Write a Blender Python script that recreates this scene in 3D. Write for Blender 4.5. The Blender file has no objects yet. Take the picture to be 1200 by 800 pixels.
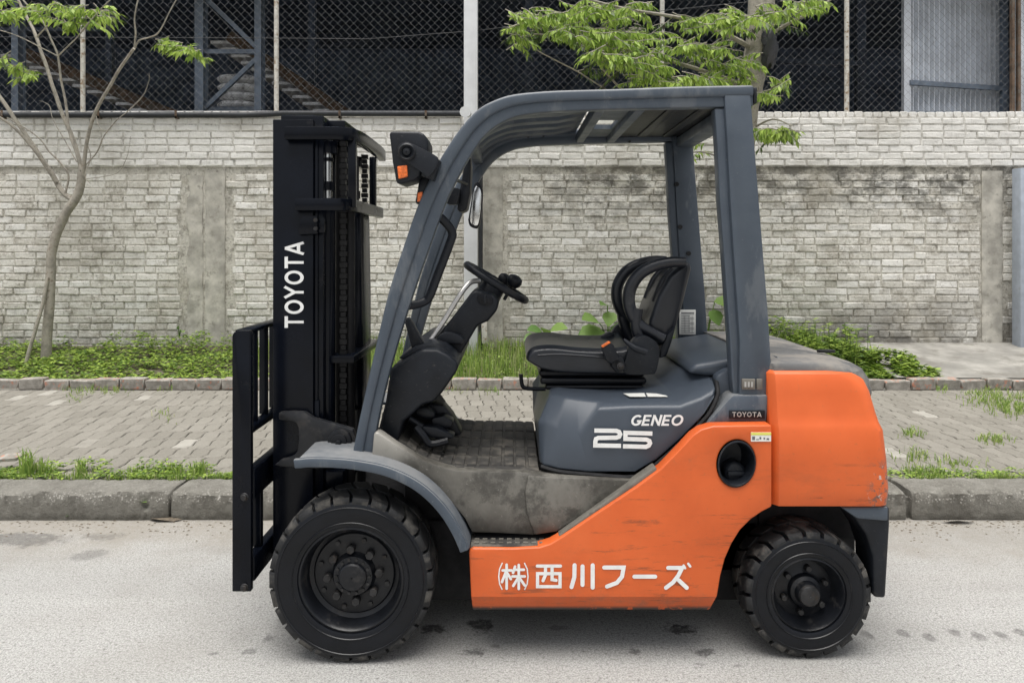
import bpy, bmesh, math, random
from mathutils import Vector, Matrix, noise
random.seed(7)
R = math.radians
scene = bpy.context.scene
col = scene.collection

# ---------------------------------------------------------------- camera, sky, sun
CAM_H = 1.475
cam_d = bpy.data.cameras.new("camera")
cam = bpy.data.objects.new("camera", cam_d)
col.objects.link(cam)
cam.location = (0, 0, CAM_H)
cam.rotation_euler = (R(90), 0, 0)
cam_d.sensor_width = 36.0
cam_d.lens = 27.0
cam_d.shift_y = -110.0 / 1200.0
cam_d.clip_start = 0.05
cam_d.clip_end = 500
scene.camera = cam

SUN_EL, SUN_AZ = 80.0, 200.0          # overcast: brightest high up, a little behind the camera
world = bpy.data.worlds.new("World")
scene.world = world
world.use_nodes = True
wn = world.node_tree
wn.nodes.clear()
sky = wn.nodes.new('ShaderNodeTexSky')
sky.sky_type = 'NISHITA'
sky.sun_disc = False
sky.sun_elevation = R(SUN_EL)
sky.sun_rotation = R(SUN_AZ)
sky.air_density = 1.0
sky.dust_density = 4.0
sky.ozone_density = 1.0
hs = wn.nodes.new('ShaderNodeHueSaturation')
hs.inputs['Saturation'].default_value = 0.22
bg = wn.nodes.new('ShaderNodeBackground')
bg.inputs['Strength'].default_value = 0.065
wo = wn.nodes.new('ShaderNodeOutputWorld')
wn.links.new(sky.outputs[0], hs.inputs['Color'])
wn.links.new(hs.outputs[0], bg.inputs['Color'])
wn.links.new(bg.outputs[0], wo.inputs['Surface'])
sun_d = bpy.data.lights.new("sun", 'SUN')
sun_d.energy = 1.5
sun_d.angle = R(50)
sun_d.color = (1.0, 0.97, 0.92)
sun = bpy.data.objects.new("sun", sun_d)
col.objects.link(sun)
az = R(SUN_AZ)
sdir = Vector((math.sin(az) * math.cos(R(SUN_EL)), math.cos(az) * math.cos(R(SUN_EL)), math.sin(R(SUN_EL))))
sun.rotation_euler = (-sdir).to_track_quat('-Z', 'Y').to_euler()
scene.view_settings.view_transform = 'Standard'
scene.view_settings.look = 'None'
scene.view_settings.exposure = 1.45
scene.view_settings.gamma = 1
scene.cycles.use_denoising = True
scene.cycles.max_bounces = 6

# ---------------------------------------------------------------- measuring helpers
F = 900.0
def W(px, py, Y):
    "a point of the photograph (1200x800 pixels) taken to depth Y"
    return Vector(((px - 600.0) * Y / F, Y, CAM_H - (py - 290.0) * Y / F))
def PX(pts, Y):
    return [((p[0] - 600.0) * Y / F, CAM_H - (p[1] - 290.0) * Y / F) for p in pts]
def catmull(pts, n=6):
    pts = [Vector(p) for p in pts]
    if len(pts) < 3:
        return pts
    out = []
    for i in range(len(pts) - 1):
        p0 = pts[max(i - 1, 0)]; p1 = pts[i]; p2 = pts[i + 1]; p3 = pts[min(i + 2, len(pts) - 1)]
        for k in range(n):
            t = k / n
            out.append(0.5 * ((2 * p1) + (p2 - p0) * t + (2 * p0 - 5 * p1 + 4 * p2 - p3) * t * t + (3 * p1 - p0 - 3 * p2 + p3) * t ** 3))
    out.append(pts[-1])
    return out
def smooth2(pts, n=5):
    return [(v.x, v.y) for v in catmull([(a, b, 0) for a, b in pts], n)]

# ---------------------------------------------------------------- materials
MATS = {}
class NT:
    "small helper that writes shader nodes"
    def __init__(s, name):
        s.m = bpy.data.materials.new(name); s.m.use_nodes = True
        s.t = s.m.node_tree; s.t.nodes.clear()
        s.out = s.n('ShaderNodeOutputMaterial')
        s.b = s.n('ShaderNodeBsdfPrincipled')
        s.l(s.b.outputs[0], s.out.inputs['Surface'])
        s.geo = None; s.tc = None
    def n(s, t): return s.t.nodes.new(t)
    def l(s, a, b): s.t.links.new(a, b)
    def pos(s):
        if not s.geo: s.geo = s.n('ShaderNodeNewGeometry')
        return s.geo.outputs['Position']
    def island(s):
        s.pos(); return s.geo.outputs['Random Per Island']
    def rnd(s):
        o = s.n('ShaderNodeObjectInfo'); return o.outputs['Random']
    def scalev(s, v, sc):
        m = s.n('ShaderNodeVectorMath'); m.operation = 'MULTIPLY'
        s.l(v, m.inputs[0]); m.inputs[1].default_value = sc if hasattr(sc, '__len__') else (sc, sc, sc)
        return m.outputs[0]
    def noise(s, scale, detail=6, rough=0.6, vec=None, stretch=None):
        k = s.n('ShaderNodeTexNoise'); k.inputs['Scale'].default_value = scale
        k.inputs['Detail'].default_value = detail; k.inputs['Roughness'].default_value = rough
        v = vec or s.pos()
        if stretch: v = s.scalev(v, stretch)
        s.l(v, k.inputs['Vector'])
        return k.outputs['Fac']
    def ramp(s, f, a, b, va=0.0, vb=1.0):
        k = s.n('ShaderNodeMapRange'); k.interpolation_type = 'SMOOTHSTEP'
        s.l(f, k.inputs[0]); k.inputs[1].default_value = a; k.inputs[2].default_value = b
        k.inputs[3].default_value = va; k.inputs[4].default_value = vb
        return k.outputs[0]
    def math(s, op, a, b=None):
        k = s.n('ShaderNodeMath'); k.operation = op; k.use_clamp = False
        for i, v in enumerate((a, b)):
            if v is None: continue
            if isinstance(v, (int, float)): k.inputs[i].default_value = v
            else: s.l(v, k.inputs[i])
        return k.outputs[0]
    def mix(s, f, a, b, mode='MIX'):
        k = s.n('ShaderNodeMix'); k.data_type = 'RGBA'; k.blend_type = mode
        for i, v in ((0, f), (6, a), (7, b)):
            if isinstance(v, (int, float)): k.inputs[i].default_value = v
            elif isinstance(v, tuple): k.inputs[i].default_value = (v[0], v[1], v[2], 1)
            else: s.l(v, k.inputs[i])
        return k.outputs[2]
    def bump(s, h, strength, dist=0.01):
        k = s.n('ShaderNodeBump'); k.inputs['Strength'].default_value = strength; k.inputs['Distance'].default_value = dist
        s.l(h, k.inputs['Height']); s.l(k.outputs[0], s.b.inputs['Normal'])
    def set(s, color=None, rough=None, metal=None, spec=None):
        for nm, v in (('Base Color', color), ('Roughness', rough), ('Metallic', metal), ('Specular IOR Level', spec)):
            if v is None: continue
            if isinstance(v, tuple): s.b.inputs[nm].default_value = (v[0], v[1], v[2], 1)
            elif isinstance(v, (int, float)): s.b.inputs[nm].default_value = v
            else: s.l(v, s.b.inputs[nm])

def simple(name, c, rough=0.5, metal=0.0, var=0.25, vs=9.0, dirt=None, dcol=(0.2, 0.18, 0.15), bump=0.0, bs=200.0, spec=0.5, dscale=14.0, wear=None):
    k = NT(name)
    f = k.noise(vs)
    lo = tuple(x * (1 - var) for x in c); hi = tuple(min(1, x * (1 + var)) for x in c)
    cc = k.mix(k.ramp(f, 0.3, 0.7), lo, hi)
    if dirt is not None:
        d = k.ramp(k.noise(dscale, 9, 0.68), dirt, dirt + 0.16)
        cc = k.mix(d, cc, dcol)
        k.set(rough=k.math('ADD', k.math('MULTIPLY', d, 0.3), rough))
    else:
        k.set(rough=k.ramp(k.noise(vs * 3), 0.25, 0.75, max(0.02, rough - 0.08), min(1, rough + 0.1)))
    if wear is not None:
        w = k.ramp(k.noise(70, 5, 0.7, stretch=(1, 1, 3)), wear[0], wear[0] + 0.03)
        cc = k.mix(w, cc, wear[1])
    k.set(color=cc, metal=metal, spec=spec)
    if bump: k.bump(k.noise(bs, 3), bump, 0.004)
    MATS[name] = k.m
    return k.m

# ---------------------------------------------------------------- geometry helpers
class G:
    "collects faces, then links them as one mesh object"
    def __init__(s): s.v = []; s.f = []
    def add(s, vs, fs):
        o = len(s.v); s.v += [tuple(p) for p in vs]; s.f += [tuple(i + o for i in f) for f in fs]
        return s
    def box(s, x0, x1, y0, y1, z0, z1):
        return s.add([(x0,y0,z0),(x1,y0,z0),(x1,y1,z0),(x0,y1,z0),(x0,y0,z1),(x1,y0,z1),(x1,y1,z1),(x0,y1,z1)],
              [(0,3,2,1),(4,5,6,7),(0,1,5,4),(1,2,6,5),(2,3,7,6),(3,0,4,7)])
    def bar(s, a, b, w, h, up=(0, 0, 1)):
        "square bar from a to b, w across, h along up"
        a = Vector(a); b = Vector(b); d = (b - a).normalized(); up = Vector(up)
        x = d.cross(up)
        if x.length < 1e-4: x = d.cross(Vector((0, 1, 0)))
        x.normalize(); u = x.cross(d).normalized()
        vs = [p + x * (i * w / 2) + u * (j * h / 2) for p in (a, b) for i, j in ((-1,-1),(1,-1),(1,1),(-1,1))]
        return s.add(vs, [(0,3,2,1),(4,5,6,7),(0,1,5,4),(1,2,6,5),(2,3,7,6),(3,0,4,7)])
    def prism(s, xz, y0, y1):
        "polygon in the XZ plane, extruded from depth y0 to y1"
        n = len(xz)
        area = sum(xz[i][0] * xz[(i+1) % n][1] - xz[(i+1) % n][0] * xz[i][1] for i in range(n))
        if area < 0: xz = xz[::-1]
        vs = [(x, y0, z) for x, z in xz] + [(x, y1, z) for x, z in xz]
        fs = [tuple(range(n)), tuple(range(2*n-1, n-1, -1))] + [(i, i + n, (i+1) % n + n, (i+1) % n) for i in range(n)]
        return s.add(vs, fs)
    def strip(s, A, B, y0, y1):
        "band between two outlines A and B in XZ (same count), extruded in Y"
        n = len(A)
        vs = [(x, y0, z) for x, z in A] + [(x, y0, z) for x, z in B] + [(x, y1, z) for x, z in A] + [(x, y1, z) for x, z in B]
        fs = []
        for i in range(n - 1):
            fs += [(i, i+1, n+i+1, n+i), (2*n+i, 3*n+i, 3*n+i+1, 2*n+i+1), (i, 2*n+i, 2*n+i+1, i+1), (n+i, n+i+1, 3*n+i+1, 3*n+i)]
        fs += [(0, n, 3*n, 2*n), (n-1, 3*n-1, 4*n-1, 2*n-1)]
        return s.add(vs, fs)
    def tube(s, pts, r, n=8, cap=True):
        pts = [Vector(p) for p in pts]; m = len(pts)
        rs = r if hasattr(r, '__len__') else [r] * m
        t0 = (pts[1] - pts[0]).normalized()
        ref = Vector((0, 0, 1)) if abs(t0.z) < 0.9 else Vector((1, 0, 0))
        u = t0.cross(ref).normalized(); vs = []; fs = []
        for i, p in enumerate(pts):
            t = (pts[min(i+1, m-1)] - pts[max(i-1, 0)]).normalized()
            u = (u - t * u.dot(t)).normalized(); w = t.cross(u)
            vs += [p + (u * math.cos(2*math.pi*k/n) + w * math.sin(2*math.pi*k/n)) * rs[i] for k in range(n)]
        for i in range(m - 1):
            fs += [(i*n+k, i*n+(k+1) % n, (i+1)*n+(k+1) % n, (i+1)*n+k) for k in range(n)]
        if cap: fs += [tuple(range(n-1, -1, -1)), tuple((m-1)*n+k for k in range(n))]
        return s.add(vs, fs)
    def lathe(s, prof, c, n=48, a0=0.0):
        "profile of (radius, depth offset) turned about the Y axis through c"
        cx, cy, cz = c; m = len(prof); vs = []; fs = []
        for r, d in prof:
            vs += [(cx + r * math.cos(a0 + 2*math.pi*k/n), cy + d, cz + r * math.sin(a0 + 2*math.pi*k/n)) for k in range(n)]
        for i in range(m - 1):
            fs += [(i*n+k, (i+1)*n+k, (i+1)*n+(k+1) % n, i*n+(k+1) % n) for k in range(n)]
        if prof[0][0] > 1e-6 and False: pass
        return s.add(vs, fs)
    def disc(s, c, r, n=24, a0=0.0):
        return s.add([(c[0] + r*math.cos(a0 + 2*math.pi*k/n), c[1], c[2] + r*math.sin(a0 + 2*math.pi*k/n)) for k in range(n)], [tuple(range(n))])
    def rod(s, c, r, y0, y1, n=16, a0=0.0):
        "solid cylinder along Y"
        vs = [(c[0] + r*math.cos(a0+2*math.pi*k/n), y, c[1] + r*math.sin(a0+2*math.pi*k/n)) for y in (y0, y1) for k in range(n)]
        return s.add(vs, [tuple(range(n)), tuple(range(2*n-1, n-1, -1))] + [(k, k+n, (k+1) % n+n, (k+1) % n) for k in range(n)])
    def rings(s, rings, cap0=True, cap1=True):
        n = len(rings[0]); vs = [p for r in rings for p in r]; fs = []
        for i in range(len(rings) - 1):
            fs += [(i*n+k, i*n+(k+1) % n, (i+1)*n+(k+1) % n, (i+1)*n+k) for k in range(n)]
        if cap0: fs.append(tuple(range(n-1, -1, -1)))
        if cap1: fs.append(tuple((len(rings)-1)*n+k for k in range(n)))
        return s.add(vs, fs)
    def mesh(s, name, bevel=0.0, seg=2, smooth=40, fix=True, sub=0):
        me = bpy.data.meshes.new(name)
        me.from_pydata(s.v, [], s.f); me.update()
        if fix or bevel or sub:
            bm = bmesh.new(); bm.from_mesh(me)
            if bevel or sub: bmesh.ops.remove_doubles(bm, verts=bm.verts, dist=1e-5)
            bmesh.ops.recalc_face_normals(bm, faces=bm.faces)
            if bevel:
                es = [e for e in bm.edges if len(e.link_faces) == 2 and e.calc_face_angle(0) > R(28)]
                if es: bmesh.ops.bevel(bm, geom=es, offset=bevel, segments=seg, profile=0.5, affect='EDGES', clamp_overlap=True)
            bm.to_mesh(me); bm.free()
        if smooth:
            me.polygons.foreach_set('use_smooth', [True] * len(me.polygons))
            me.set_sharp_from_angle(angle=R(smooth))
        return me
    def build(s, name, mat, parent=None, origin=None, **kw):
        me = s.mesh(name, **kw)
        return link(name, me, mat, parent, origin)
def link(name, me, mat, parent=None, origin=None):
    "links a mesh given in world coordinates; its origin goes to the parent's origin (or to origin)"
    o = bpy.data.objects.new(name, me)
    if mat is not None and not me.materials: me.materials.append(MATS[mat] if isinstance(mat, str) else mat)
    col.objects.link(o)
    w = Vector(origin) if origin is not None else (WORLD[parent.name] if parent else Vector((0, 0, 0)))
    if w.length > 0: me.transform(Matrix.Translation(-w))
    WORLD[o.name] = w
    if parent:
        o.parent = parent; o.location = w - WORLD[parent.name]
    else:
        o.location = w
    return o
WORLD = {}
def tag(o, label, cat, group=None):
    o['label'] = label; o['category'] = cat
    if group: o['group'] = group
    return o
def thing(name, label, cat, loc, group=None):
    o = bpy.data.objects.new(name, None); col.objects.link(o)
    o.location = loc; o.empty_display_size = 0.1; WORLD[o.name] = Vector(loc)
    return tag(o, label, cat, group)
def structure(o, kind='structure'):
    o['kind'] = kind; return o
def prism_hole(outer, hole, y0, y1, name, bevel=0.0, seg=2):
    "prism with one opening; outlines in XZ; returns a mesh"
    bm = bmesh.new(); es = []
    for loop in (outer, hole):
        vs = [bm.verts.new((x, y0, z)) for x, z in loop]
        es += [bm.edges.new((vs[i], vs[(i+1) % len(vs)])) for i in range(len(vs))]
    bmesh.ops.triangle_fill(bm, edges=es, use_beauty=True, use_dissolve=False, normal=(0, -1, 0))
    r = bmesh.ops.extrude_face_region(bm, geom=bm.faces[:])
    bmesh.ops.translate(bm, verts=[g for g in r['geom'] if isinstance(g, bmesh.types.BMVert)], vec=(0, y1 - y0, 0))
    bmesh.ops.recalc_face_normals(bm, faces=bm.faces)
    if bevel:
        ee = [e for e in bm.edges if len(e.link_faces) == 2 and e.calc_face_angle(0) > R(28)]
        bmesh.ops.bevel(bm, geom=ee, offset=bevel, segments=seg, profile=0.5, affect='EDGES', clamp_overlap=True)
    me = bpy.data.meshes.new(name); bm.to_mesh(me); bm.free()
    me.polygons.foreach_set('use_smooth', [True] * len(me.polygons)); me.set_sharp_from_angle(angle=R(40))
    return me
def copy_tree(o, parent=None):
    c = o.copy(); col.objects.link(c); WORLD[c.name] = WORLD[o.name].copy()
    if parent: c.parent = parent
    for ch in list(o.children): copy_tree(ch, c)
    return c

# strokes for lettering: each stroke is a flat ribbon, a hair in front of the last
def strokes(g, lines, origin, ux, uz, w, out, round_cap=False, lift=0.0012):
    "lines in letter units; origin, ux, uz world vectors; w ribbon width in letter units; out = outward normal"
    k = 0
    for ln in lines:
        closed = len(ln) > 2 and ln[0] == ln[-1]
        p = [Vector(q) for q in ln]
        if closed: p = p[:-1]
        m = len(p); L = []; Rr = []
        ww = w
        for i in range(m):
            if closed: a, b = p[i-1], p[(i+1) % m]
            else: a, b = p[max(i-1, 0)], p[min(i+1, m-1)]
            d1 = (p[i] - a); d2 = (b - p[i])
            d1 = d1.normalized() if d1.length > 1e-9 else d2.normalized(); d2 = d2.normalized() if d2.length > 1e-9 else d1
            t = (d1 + d2)
            t = t.normalized() if t.length > 1e-6 else d1
            nrm = Vector((-t.y, t.x)); sc = 1.0 / max(0.35, abs(t.dot(d1)))
            L.append(p[i] + nrm * ww * 0.5 * sc); Rr.append(p[i] - nrm * ww * 0.5 * sc)
        off = Vector(out) * (lift + 0.00012 * k); k += 1
        T = lambda q: Vector(origin) + Vector(ux) * q.x + Vector(uz) * q.y + off
        vs = [T(q) for q in L] + [T(q) for q in Rr]
        fs = [(i, i+1, m+i+1, m+i) for i in range(m-1)]
        if closed: fs.append((m-1, 0, m, 2*m-1))
        g.add(vs, fs)
        if round_cap and not closed:
            for q in (p[0], p[-1]):
                off = Vector(out) * (lift + 0.00012 * k); k += 1
                n = 14
                vs = [Vector(origin) + Vector(ux) * (q.x + ww/2*math.cos(2*math.pi*j/n)) + Vector(uz) * (q.y + ww/2*math.sin(2*math.pi*j/n)) + off for j in range(n)]
                g.add(vs, [tuple(range(n))])
def oval(cx, cy, rx, ry, n=22, a0=0, a1=360):
    pts = [(cx + rx*math.cos(R(a0+(a1-a0)*i/n)), cy + ry*math.sin(R(a0+(a1-a0)*i/n))) for i in range(n+1)]
    if a1 - a0 == 360: pts[-1] = pts[0]
    return pts
# letters on a unit-high grid: (strokes, width)
LET = {
 'T': ([[(0,.91),(.78,.91)], [(.39,.9),(.39,0)]], .78),
 'O': ([oval(.46,.5,.38,.415)], .92),
 'Y': ([[(.0,1),(.37,.47),(.37,0)], [(.74,1),(.37,.47)]], .74),
 'A': ([[(.02,0),(.4,.97)], [(.4,.97),(.78,0)], [(.18,.27),(.62,.27)]], .8),
 'G': ([oval(.44,.5,.36,.41,18,48,318) + [(.74,.42),(.46,.42)]], .8),
 'E': ([[(.62,.91),(.09,.91),(.09,.09),(.62,.09)], [(.09,.5),(.56,.5)]], .64),
 'N': ([[(.09,0),(.09,1)], [(.09,.95),(.66,.05)], [(.66,0),(.66,1)]], .75),
}
def word(g, text, origin, ux, uz, out, w=.18, gap=.14, slant=0.0, lift=0.0012):
    x = 0.0
    for ch in text:
        ls, adv = LET[ch]
        strokes(g, [[(x + a + slant * b, b) for a, b in l] for l in ls], origin, ux, uz, w, out, lift=lift)
        x += adv + gap
    return x - gap
def word_len(text, gap=.14): return sum(LET[c][1] + gap for c in text) - gap
# ---------------------------------------------------------------- materials of the setting
def m_road():
    k = NT('road')
    base = k.mix(k.ramp(k.noise(150, 4, 0.75), 0.36, 0.64), (0.225, 0.222, 0.212), (0.54, 0.535, 0.515))
    base = k.mix(k.ramp(k.noise(75, 4, 0.7), 0.56, 0.66), base, (0.17, 0.166, 0.155))
    base = k.mix(k.math('MULTIPLY', k.ramp(k.noise(1.3, 5, 0.6), 0.38, 0.7), 0.35), base, (0.25, 0.235, 0.21))
    sp = k.n('ShaderNodeSeparateXYZ'); k.l(k.pos(), sp.inputs[0])
    wob = k.math('MULTIPLY', k.math('SUBTRACT', k.noise(2.6, 7, 0.65), 0.5), 0.9)
    y = k.math('ADD', sp.outputs['Y'], wob)
    silt = k.ramp(y, 3.45, 4.1)                                   # washed silt along the gutter
    base = k.mix(k.math('MULTIPLY', silt, k.ramp(k.noise(30, 6, 0.7), 0.3, 0.65, 0.95, 0.6)), base, (0.255, 0.232, 0.195))
    # damp patches and oil drips, each where it lies
    warp = k.n('ShaderNodeTexNoise'); warp.inputs['Scale'].default_value = 14; warp.inputs['Detail'].default_value = 8; warp.inputs['Roughness'].default_value = 0.75
    k.l(k.pos(), warp.inputs['Vector'])
    wv = k.n('ShaderNodeVectorMath'); wv.operation = 'SUBTRACT'; k.l(warp.outputs['Color'], wv.inputs[0]); wv.inputs[1].default_value = (0.5, 0.5, 0.5)
    tot = None
    def spot(px, py, rx, ry, amt, warpamt):
        nonlocal tot
        Y = CAM_H * F / (py - 290.0); X = (px - 600.0) * Y / F
        ws = k.scalev(wv.outputs[0], (warpamt, warpamt, 0))
        ad = k.n('ShaderNodeVectorMath'); ad.operation = 'ADD'; k.l(k.pos(), ad.inputs[0]); k.l(ws, ad.inputs[1])
        sb = k.n('ShaderNodeVectorMath'); sb.operation = 'SUBTRACT'; k.l(ad.outputs[0], sb.inputs[0]); sb.inputs[1].default_value = (X, Y, 0)
        v = k.scalev(sb.outputs[0], (1 / rx, 1 / ry, 0))
        ln = k.n('ShaderNodeVectorMath'); ln.operation = 'LENGTH'; k.l(v, ln.inputs[0])
        f = k.ramp(ln.outputs['Value'], 0.55, 1.1, amt, 0.0)
        tot = f if tot is None else k.math('MAXIMUM', tot, f)
    for a in [(25, 632, .26, .10, .55, .35), (105, 650, .10, .07, .4, .2), (120, 628, .12, .05, .35, .25)]: spot(*a)
    for px in (1016, 1058, 1089, 1118, 1147, 1172, 1197): spot(px, 745 + random.uniform(-5, 4), .026, .035, .5, .05)
    for a in [(507, 737, .05, .035, .9, .2), (562, 733, .06, .05, .95, .22), (556, 764, .045, .03, .75, .2), (798, 737, .07, .035, .95, .26),
              (822, 762, .045, .03, .75, .18), (742, 763, .03, .025, .65, .14), (314, 748, .03, .03, .5, .14), (292, 763, .03, .02, .5, .08), (249, 766, .025, .015, .5, .06),
              (581, 757, .02, .015, .5, .06), (655, 735, .05, .02, .4, .1), (820, 778, .025, .012, .35, .05), (865, 780, .025, .012, .35, .05)]: spot(*a)
    tot = k.math('MULTIPLY', tot, k.ramp(k.noise(45, 6, 0.75), 0.3, 0.55, 0.45, 1.0))
    tr = k.ramp(k.noise(0.9, 5, 0.6, stretch=(0.25, 2.2, 1)), 0.46, 0.62)          # polished wheel paths along the street
    base = k.mix(k.math('MULTIPLY', tr, 0.22), base, (0.22, 0.215, 0.2))
    base = k.mix(tot, base, (0.045, 0.043, 0.042))
    # hairline scuffs running with the traffic
    sc = k.ramp(k.noise(3.0, 8, 0.75, stretch=(1, 9, 1)), 0.62, 0.7)
    base = k.mix(k.math('MULTIPLY', sc, 0.18), base, (0.16, 0.155, 0.145))
    k.set(color=base, rough=0.9)
    k.bump(k.noise(140, 4, 0.7), 0.8, 0.008)
    MATS['road'] = k.m
m_road()

def m_paver():
    k = NT('paver')
    r = k.math('FRACT', k.math('ADD', k.rnd(), k.island()))
    c = k.mix(r, (0.175, 0.163, 0.138), (0.225, 0.211, 0.182))
    c = k.mix(k.ramp(r, 0.965, 0.98), c, (0.32, 0.305, 0.27))
    c = k.mix(k.math('MULTIPLY', k.ramp(k.noise(7, 6, 0.65), 0.45, 0.72), 0.55), c, (0.165, 0.153, 0.13))
    c = k.mix(k.math('MULTIPLY', k.ramp(k.noise(80, 4, 0.7), 0.5, 0.7), 0.35), c, (0.36, 0.345, 0.30))
    k.set(color=c, rough=0.92); k.bump(k.noise(160, 4), 0.5, 0.004)
    MATS['paver'] = k.m
m_paver()

def masonry(name, lo_, hi_, hi2, fresh, strength):
    k = NT(name)
    r = k.math('FRACT', k.math('ADD', k.rnd(), k.island()))
    sp = k.n('ShaderNodeSeparateXYZ'); k.l(k.pos(), sp.inputs[0]); z = sp.outputs['Z']; x = sp.outputs['X']
    fine = k.noise(34, 8, 0.72); mid = k.noise(7, 8, 0.68); big = k.noise(1.3, 6, 0.6)
    c = k.mix(r, lo_, hi_)
    c = k.mix(k.ramp(k.math('FRACT', k.math('MULTIPLY', r, 7.3)), 0.6, 1.0), c, hi2)
    c = k.mix(k.math('MULTIPLY', k.ramp(mid, 0.48, 0.64), 0.6), c, (0.33, 0.30, 0.245))          # wash worn off
    c = k.mix(k.math('MULTIPLY', k.ramp(fine, 0.5, 0.62), 0.6), c, hi2)
    c = k.mix(k.math('MULTIPLY', k.ramp(fine, 0.43, 0.35), 0.85), c, (0.17, 0.158, 0.13))  # dark speckle painted in for the shade of small pits
    zz = k.math('ADD', z, k.math('MULTIPLY', k.math('SUBTRACT', k.noise(1.7, 7, 0.7), 0.5), 0.9))
    up = k.ramp(z, 2.385, 2.4)
    c = k.mix(k.math('MULTIPLY', up, 0.62), c, fresh)                                             # newer wash on the raised courses
    low = k.ramp(zz, 1.15, 0.3)                                                                   # mould low down, worst on the right
    rr = k.ramp(k.math('ADD', x, k.noise(0.8)), 0.4, 2.4, 0.35, 1.0)
    mould = k.math('MULTIPLY', k.math('MULTIPLY', low, rr), k.ramp(k.noise(1.6, 6, 0.7), 0.3, 0.55))
    c = k.mix(k.math('MULTIPLY', mould, 0.82), c, (0.09, 0.083, 0.07))
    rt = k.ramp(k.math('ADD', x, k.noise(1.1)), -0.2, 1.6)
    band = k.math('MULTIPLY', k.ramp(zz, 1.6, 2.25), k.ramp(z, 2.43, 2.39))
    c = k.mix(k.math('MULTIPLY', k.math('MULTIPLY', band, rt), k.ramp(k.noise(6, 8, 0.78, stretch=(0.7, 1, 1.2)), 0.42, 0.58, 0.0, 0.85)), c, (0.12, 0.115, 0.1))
    c = k.mix(k.math('MULTIPLY', k.ramp(big, 0.5, 0.7), 0.5), c, (0.33, 0.30, 0.24))
    st = k.ramp(k.noise(5, 6, 0.7, stretch=(2.2, 1, 0.35)), 0.58, 0.72)                           # run-off streaks
    c = k.mix(k.math('MULTIPLY', st, 0.35), c, (0.24, 0.228, 0.195))
    if name == 'mortar': c = k.mix(k.math('MULTIPLY', k.ramp(k.noise(11, 7, 0.75), 0.5, 0.6), 0.55), c, (0.17, 0.157, 0.13))   # dark patches painted in for the shade of deep joints
    k.set(color=c, rough=0.93)
    h = k.math('ADD', k.noise(45, 9, 0.75), k.math('MULTIPLY', k.noise(14, 4, 0.6), 0.8))
    k.bump(h, strength, 0.02)
    MATS[name] = k.m
masonry('brick', (0.64, 0.615, 0.55), (0.75, 0.73, 0.67), (0.83, 0.815, 0.77), (0.85, 0.84, 0.81), 0.65)
masonry('mortar', (0.53, 0.505, 0.44), (0.56, 0.535, 0.47), (0.72, 0.695, 0.63), (0.72, 0.705, 0.67), 0.7)

simple('concrete', (0.44, 0.42, 0.37), 0.92, var=0.3, vs=5, dirt=0.52, dcol=(0.27, 0.255, 0.22), bump=0.7, bs=50, dscale=9)
simple('slab', (0.27, 0.26, 0.235), 0.9, var=0.3, vs=2.5, dirt=0.5, dcol=(0.17, 0.16, 0.14), bump=0.5, bs=80, dscale=3)
def m_kerb():
    k = NT('kerb')
    sp = k.n('ShaderNodeSeparateXYZ'); k.l(k.pos(), sp.inputs[0]); z = sp.outputs['Z']
    c = k.mix(k.ramp(k.noise(6, 8, 0.7), 0.3, 0.7), (0.165, 0.156, 0.134), (0.25, 0.24, 0.21))
    c = k.mix(k.math('MULTIPLY', k.ramp(k.noise(17, 8, 0.75), 0.5, 0.66), 0.6), c, (0.11, 0.103, 0.086))
    zz = k.math('ADD', z, k.math('MULTIPLY', k.math('SUBTRACT', k.noise(9, 6, 0.7), 0.5), 0.12))
    ar = k.math('MULTIPLY', k.ramp(zz, 0.075, 0.115), k.ramp(z, 0.153, 0.12, 0.25, 1.0))
    v = k.n('ShaderNodeTexVoronoi'); v.inputs['Scale'].default_value = 70; k.l(k.pos(), v.inputs['Vector'])
    peb = k.math('MULTIPLY', k.ramp(v.outputs['Distance'], 0.42, 0.3), k.ramp(k.noise(25, 5, 0.7), 0.44, 0.56))
    c = k.mix(k.math('MULTIPLY', k.math('MULTIPLY', ar, peb), 0.9), c, (0.5, 0.48, 0.44))          # aggregate showing where the arris has weathered
    c = k.mix(k.math('MULTIPLY', k.ramp(zz, 0.045, 0.01), 0.6), c, (0.07, 0.065, 0.053))           # splash line
    c = k.mix(k.math('MULTIPLY', k.ramp(k.noise(2.3, 6, 0.65), 0.5, 0.68), 0.5), c, (0.25, 0.24, 0.21))
    k.set(color=c, rough=0.94); k.bump(k.noise(40, 8, 0.75), 1.0, 0.02)
    MATS['kerb'] = k.m
m_kerb()
def m_edging():
    k = NT('edging')
    c = k.mix(k.ramp(k.noise(14, 6), 0.35, 0.65), (0.2, 0.185, 0.16), (0.33, 0.31, 0.275))
    red = k.math('MULTIPLY', k.ramp(k.noise(22, 6, 0.7), 0.54, 0.6), k.ramp(k.math('FRACT', k.math('ADD', k.rnd(), k.island())), 0.35, 0.5))
    c = k.mix(k.math('MULTIPLY', red, 0.7), c, (0.5, 0.17, 0.09))
    k.set(color=c, rough=0.92); k.bump(k.noise(90, 5), 0.8, 0.006)
    MATS['edging'] = k.m
m_edging()
simple('sand', (0.165, 0.15, 0.122), 0.95, var=0.4, vs=20, bump=0.6, bs=90)
simple('soil', (0.1, 0.085, 0.06), 0.97, var=0.5, vs=12, bump=0.9, bs=50)
simple('white_post', (0.62, 0.63, 0.64), 0.45, var=0.06, vs=6, dirt=0.62, dcol=(0.4, 0.38, 0.35))
simple('fence_post', (0.55, 0.53, 0.48), 0.7, var=0.15, vs=20, dirt=0.5, dcol=(0.25, 0.17, 0.1), dscale=18)
simple('fence_wire', (0.22, 0.222, 0.226), 0.6, metal=0.1, var=0.2)
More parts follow.
